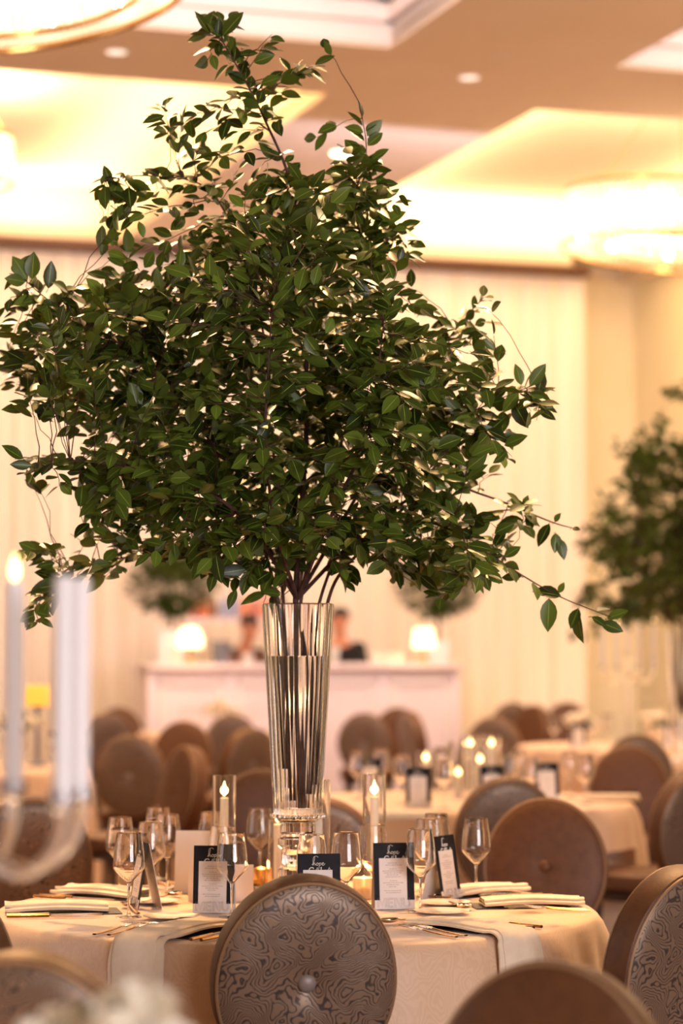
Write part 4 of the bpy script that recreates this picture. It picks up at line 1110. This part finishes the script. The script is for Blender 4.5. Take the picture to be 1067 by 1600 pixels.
# back bar shelf with bottles
s0 = bar_pt(372, 22.0, 0)
sh = thing('back_bar_shelf', 'pale shelf unit behind the bar carrying bottles', 'shelf', s0, YAW)
for x in (-.52, .52): obj('side_panel', MB().box((x, 0, .86), (.04, .3, 1.72)), 'bar', sh)
for z in (.5, 1.1, 1.7): obj('shelf_board', MB().box((0, 0, z), (1.0, .3, .04)), 'bar', sh)
BOT = [(-.42, 'red'), (-.33, 'orange'), (-.24, 'brown'), (-.14, 'blue'), (-.04, 'blue'), (.06, 'orange'), (.16, 'red'), (.26, 'orange'), (.36, 'brown'), (.44, 'green')]
for i, (x, c) in enumerate(BOT):
    q = s0 + RM(0, x, 1.7215); h = .24+.03*math.sin(i*2)
    t = thing('bottle', '%s bottle on the back bar shelf, number %d of the row counted from the left' % (c, i+1) if False else '%s bottle on the top shelf behind the bar, %s' % (c, ['at the left end', 'beside the left end bottle', 'left of the blue pair', 'left of the two blue ones', 'right of the two blue ones', 'just right of the blue pair', 'right of centre', 'third from the right end', 'next to the right end', 'at the right end'][i]), 'bottle', q, 0, 'bottles on the back bar shelf')
    obj('body', MB().lathe([(.036, 0), (.038, .01), (.038, h*.6), (.015, h*.76), (.013, h*.97), (.002, h*.97)], 14), 'bottle_'+c, t)
    obj('cap', MB().lathe([(.015, h*.97), (.015, h*1.04), (.002, h*1.04)], 12), 'gold', t)
for i, (px, lab) in enumerate(((588, 'pale cup on the bar nearest the dark-suited bartender'), (606, 'pale cup in the middle of three on the bar'), (622, 'pale cup on the bar nearest the right lamp'))):
    t = thing('cup', lab, 'cup', bar_top(px, BU+.2), 0, 'pale cups on the bar')
    obj('body', MB().lathe([(.035, 0), (.045, .10), (.041, .10), (.032, .008), (.002, .008)], 18), 'plate', t)
ib = thing('ice_bucket', 'grey steel bucket on the bar between the left lamp and the vase', 'bucket', bar_top(346, BU+.25))
obj('pail', MB().lathe([(.07, 0), (.095, .2), (.09, .2), (.066, .01), (.002, .01)], 20), 'steel', ib); obj('rim', MB().tube([(.093*math.cos(i*PI/10), .093*math.sin(i*PI/10), .2) for i in range(20)], .005, 6, True), 'silver', ib)

# ================================================================== PEOPLE (behind the bar)
def skin_mesh(name, verts, edges, radii, sub=2, root=0):
    me = bpy.data.meshes.new(name); me.from_pydata(verts, edges, []); o = bpy.data.objects.new(name, me); C.objects.link(o)
    md = o.modifiers.new('skin', 'SKIN'); md.use_smooth_shade = True
    for i, r in enumerate(radii):
        sv = me.skin_vertices[0].data[i]; sv.radius = r if hasattr(r, '__len__') else (r, r); sv.use_root = (i == root)
    sb = o.modifiers.new('sub', 'SUBSURF'); sb.levels = sub; sb.render_levels = sub
    dg = bpy.context.evaluated_depsgraph_get(); dg.update()
    new = bpy.data.meshes.new_from_object(o.evaluated_get(dg)); bpy.data.objects.remove(o); new.name = name
    new.polygons.foreach_set('use_smooth', [True]*len(new.polygons)); return new
def person(loc, rz, lab, lean=0.0, turn=0.0, H=1.76):
    t = thing('person', lab, 'person', loc, rz)
    k_ = H/1.76; V = []; E = []; R_ = []
    def add(p, r, par=None):
        V.append((p[0]*k_, p[1]*k_, p[2]*k_)); R_.append((r*k_, r*k_) if not hasattr(r, '__len__') else (r[0]*k_, r[1]*k_))
        if par is not None: E.append((par, len(V)-1))
        return len(V)-1
    ln = lean
    pel = add((0, 0, .95), (.15, .11)); wa = add((0, -.02*ln, 1.12), (.135, .10), pel); chs = add((0, -.10*ln, 1.32), (.165, .115), wa)
    nb = add((0, -.20*ln, 1.46), (.07, .065), chs); ne = add((0, -.26*ln, 1.53), .052, nb)
    h1 = add((0, -.30*ln-.015, 1.60), (.07, .08), ne); h2 = add((0, -.32*ln-.005, 1.68), (.078, .095), h1); h3 = add((0, -.32*ln+.005, 1.735), (.055, .065), h2)
    hands = []
    for s_ in (-1, 1):
        sh_ = add((s_*.19, -.14*ln, 1.40), .068, chs); el = add((s_*.25, -.10*ln-.05, 1.14), .045, sh_); wr_ = add((s_*.20, -.30, 1.08), .03, el)
        pm = add((s_*.185, -.37, 1.075), (.038, .018), wr_)
        for f in range(4):
            x = s_*(.155+.02*f); a = add((x, -.415-.01*(f in (1, 2)), 1.07), .0095, pm); add((x, -.445-.012*(f in (1, 2)), 1.05), .008, a)
        a = add((s_*.150, -.36, 1.065), .0105, pm); add((s_*.132, -.395, 1.055), .009, a)
        hip = add((s_*.09, 0, .86), .095, pel); kn = add((s_*.10, -.02, .48), .06, hip); an = add((s_*.10, .02, .09), .042, kn); add((s_*.105, -.13, .04), (.042, .035), an)
    body = link('body', skin_mesh('body', V, E, R_, 2), M['skin'], t)
    # jacket and trousers, slightly larger shells
    def shell(ids, extra, name, mat, ext=None):
        mp = {q: i for i, q in enumerate(ids)}; vv = [V[q] for q in ids]; ee = [(mp[a], mp[b]) for a, b in E if a in mp and b in mp]
        rr = [(R_[q][0]+extra, R_[q][1]+extra) for q in ids]
        return link(name, skin_mesh(name, vv, ee, rr, 2), M[mat], t)
    L0 = 8; per = 3+1+8+2+4
    arms = []; legs = []
    for s_ in range(2):
        b0 = L0+s_*18; arms += [b0, b0+1, b0+2]; legs += [b0+14, b0+15, b0+16]
    shell([0, 1, 2]+arms, .018, 'jacket', 'black'); shell([0]+legs, .014, 'trousers', 'black')
    sh2 = MB(); sh2.grid(lambda u, v: Vector(((u-.5)*.11*(.4+.6*v), -.10*ln-.135*1.0-.01*math.cos((u-.5)*2), 1.12+.30*v))*k_, 6, 6); obj('shirt_front', sh2, 'shirt', t)
    hd = Vector((0, -.32*ln-.005, 1.68))*k_
    hair = MB(); hair.grid(lambda u, v: hd+Vector((.088*math.sin(v*1.75)*math.cos(u*2*PI), .105*math.sin(v*1.75)*math.sin(u*2*PI)+.022, .095*math.cos(v*1.75)+.012+.02*max(0, -math.sin(u*2*PI))*v))*1.0, 20, 7, closed_u=True)
    obj('hair', hair, 'hair', t)
    for s_ in (-1, 1):
        obj('eye', MB().ball(hd+Vector((s_*.032, -.086, -.005)), .011, 8, 6), 'black', t)
        obj('ear', MB().ball(hd+Vector((s_*.082, .0, -.01)), .022, 8, 6, sz=1.4), 'skin', t)
    obj('nose', MB().lathe([(.016, -.012), (.011, .0), (.006, .03), (.001, .035)], 8, hd+Vector((0, -.094, -.028))), 'skin', t)
    obj('mouth', MB().ball(hd+Vector((0, -.085, -.055)), .02, 10, 6, sz=.25, sy=.5), 'bottle_red', t)
    return t
q = bar_pt(533, 21.5, 0); person(q, YAW-.75, 'person in dark suit and white shirt standing behind bar, facing left', 0.1, H=1.80)
q = bar_pt(371, 21.5, 0); person(q, YAW+.2, 'dark-dressed person stooping behind the bar below the bottles', .8, H=1.72)

# ================================================================== CHANDELIERS
def chandelier(loc, R_, hgt, tilt, lab, nrod=120, az=0.0, drop=.6, glow=60):
    t = thing('chandelier', lab, 'chandelier', loc, az)
    T_ = Matrix.Rotation(tilt, 3, 'Y')
    def ring(r, z, n=64): return [T_ @ Vector((r*math.cos(2*PI*i/n), r*math.sin(2*PI*i/n), z)) for i in range(n)]
    obj('lower_ring', MB().tube(ring(R_, 0), .016, 8, True), 'gold', t)
    obj('upper_ring', MB().tube(ring(R_, hgt), .02, 8, True), 'gold', t)
    obj('inner_ring', MB().tube(ring(R_*.72, .02), .014, 8, True), 'gold', t)
    rod = MB().lathe([(.012, .018), (.012, hgt-.02)], 6); me = rod.mesh('crystal_rod'); me.materials.append(M['rod'])
    for i in range(nrod):
        a = 2*PI*i/nrod; o = link('crystal_rod', me, None, t, T_ @ Vector((R_*math.cos(a), R_*math.sin(a), 0)), (0, tilt, 0))
    rod2 = MB().lathe([(.012, .035), (.012, hgt-.05)], 6).mesh('inner_rod'); rod2.materials.append(M['rod'])
    for i in range(nrod//2):
        a = 2*PI*i/(nrod//2); link('inner_rod', rod2, None, t, T_ @ Vector((R_*.72*math.cos(a), R_*.72*math.sin(a), 0)), (0, tilt, 0))
    obj('light_ring', MB().tube(ring(R_*.86, hgt*.55), .03, 8, True), 'led', t)
    for i in range(10):
        a = 2*PI*i/10+.3; obj('bulb', MB().ball(T_ @ Vector((R_*.86*math.cos(a), R_*.86*math.sin(a), hgt*.3)), .035, 10, 8), 'bulb', t)
    for i in range(3):
        a = 2*PI*i/3+.4; p0 = T_ @ Vector((R_*math.cos(a), R_*math.sin(a), hgt)); obj('hanging_cable', MB().tube([p0, Vector((p0.x*.2, p0.y*.2, drop))], .004, 5), 'gold', t)
    for i in range(3):
        a = 2*PI*i/3; pl = point(Vector(loc)+T_ @ Vector((R_*.5*math.cos(a), R_*.5*math.sin(a), hgt*.8)), (1, .72, .46), glow/3, .12); pl.data.name = 'chandelier_glow'
    obj('canopy', MB().lathe([(.16, drop-.03), (.16, drop), (.02, drop)], 20), 'gold', t)
pc = at(55, 12, 10.4); chandelier(pc, .66, .34, -.17, 'big ring chandelier of crystal rods at the top left', 130, drop=HS+.74-pc.z)
pc = at(1062, 395, 19.2); chandelier(pc, .95, .42, .08, 'blurred glowing chandelier at right in the lit coffer', 90, drop=HS+.5-pc.z, glow=55)
pc = at(-66, 285, 18.6); chandelier(pc, .42, .36, .0, 'glowing chandelier edge at the far left in the lit coffer', 70, drop=HS+.5-pc.z, glow=150)
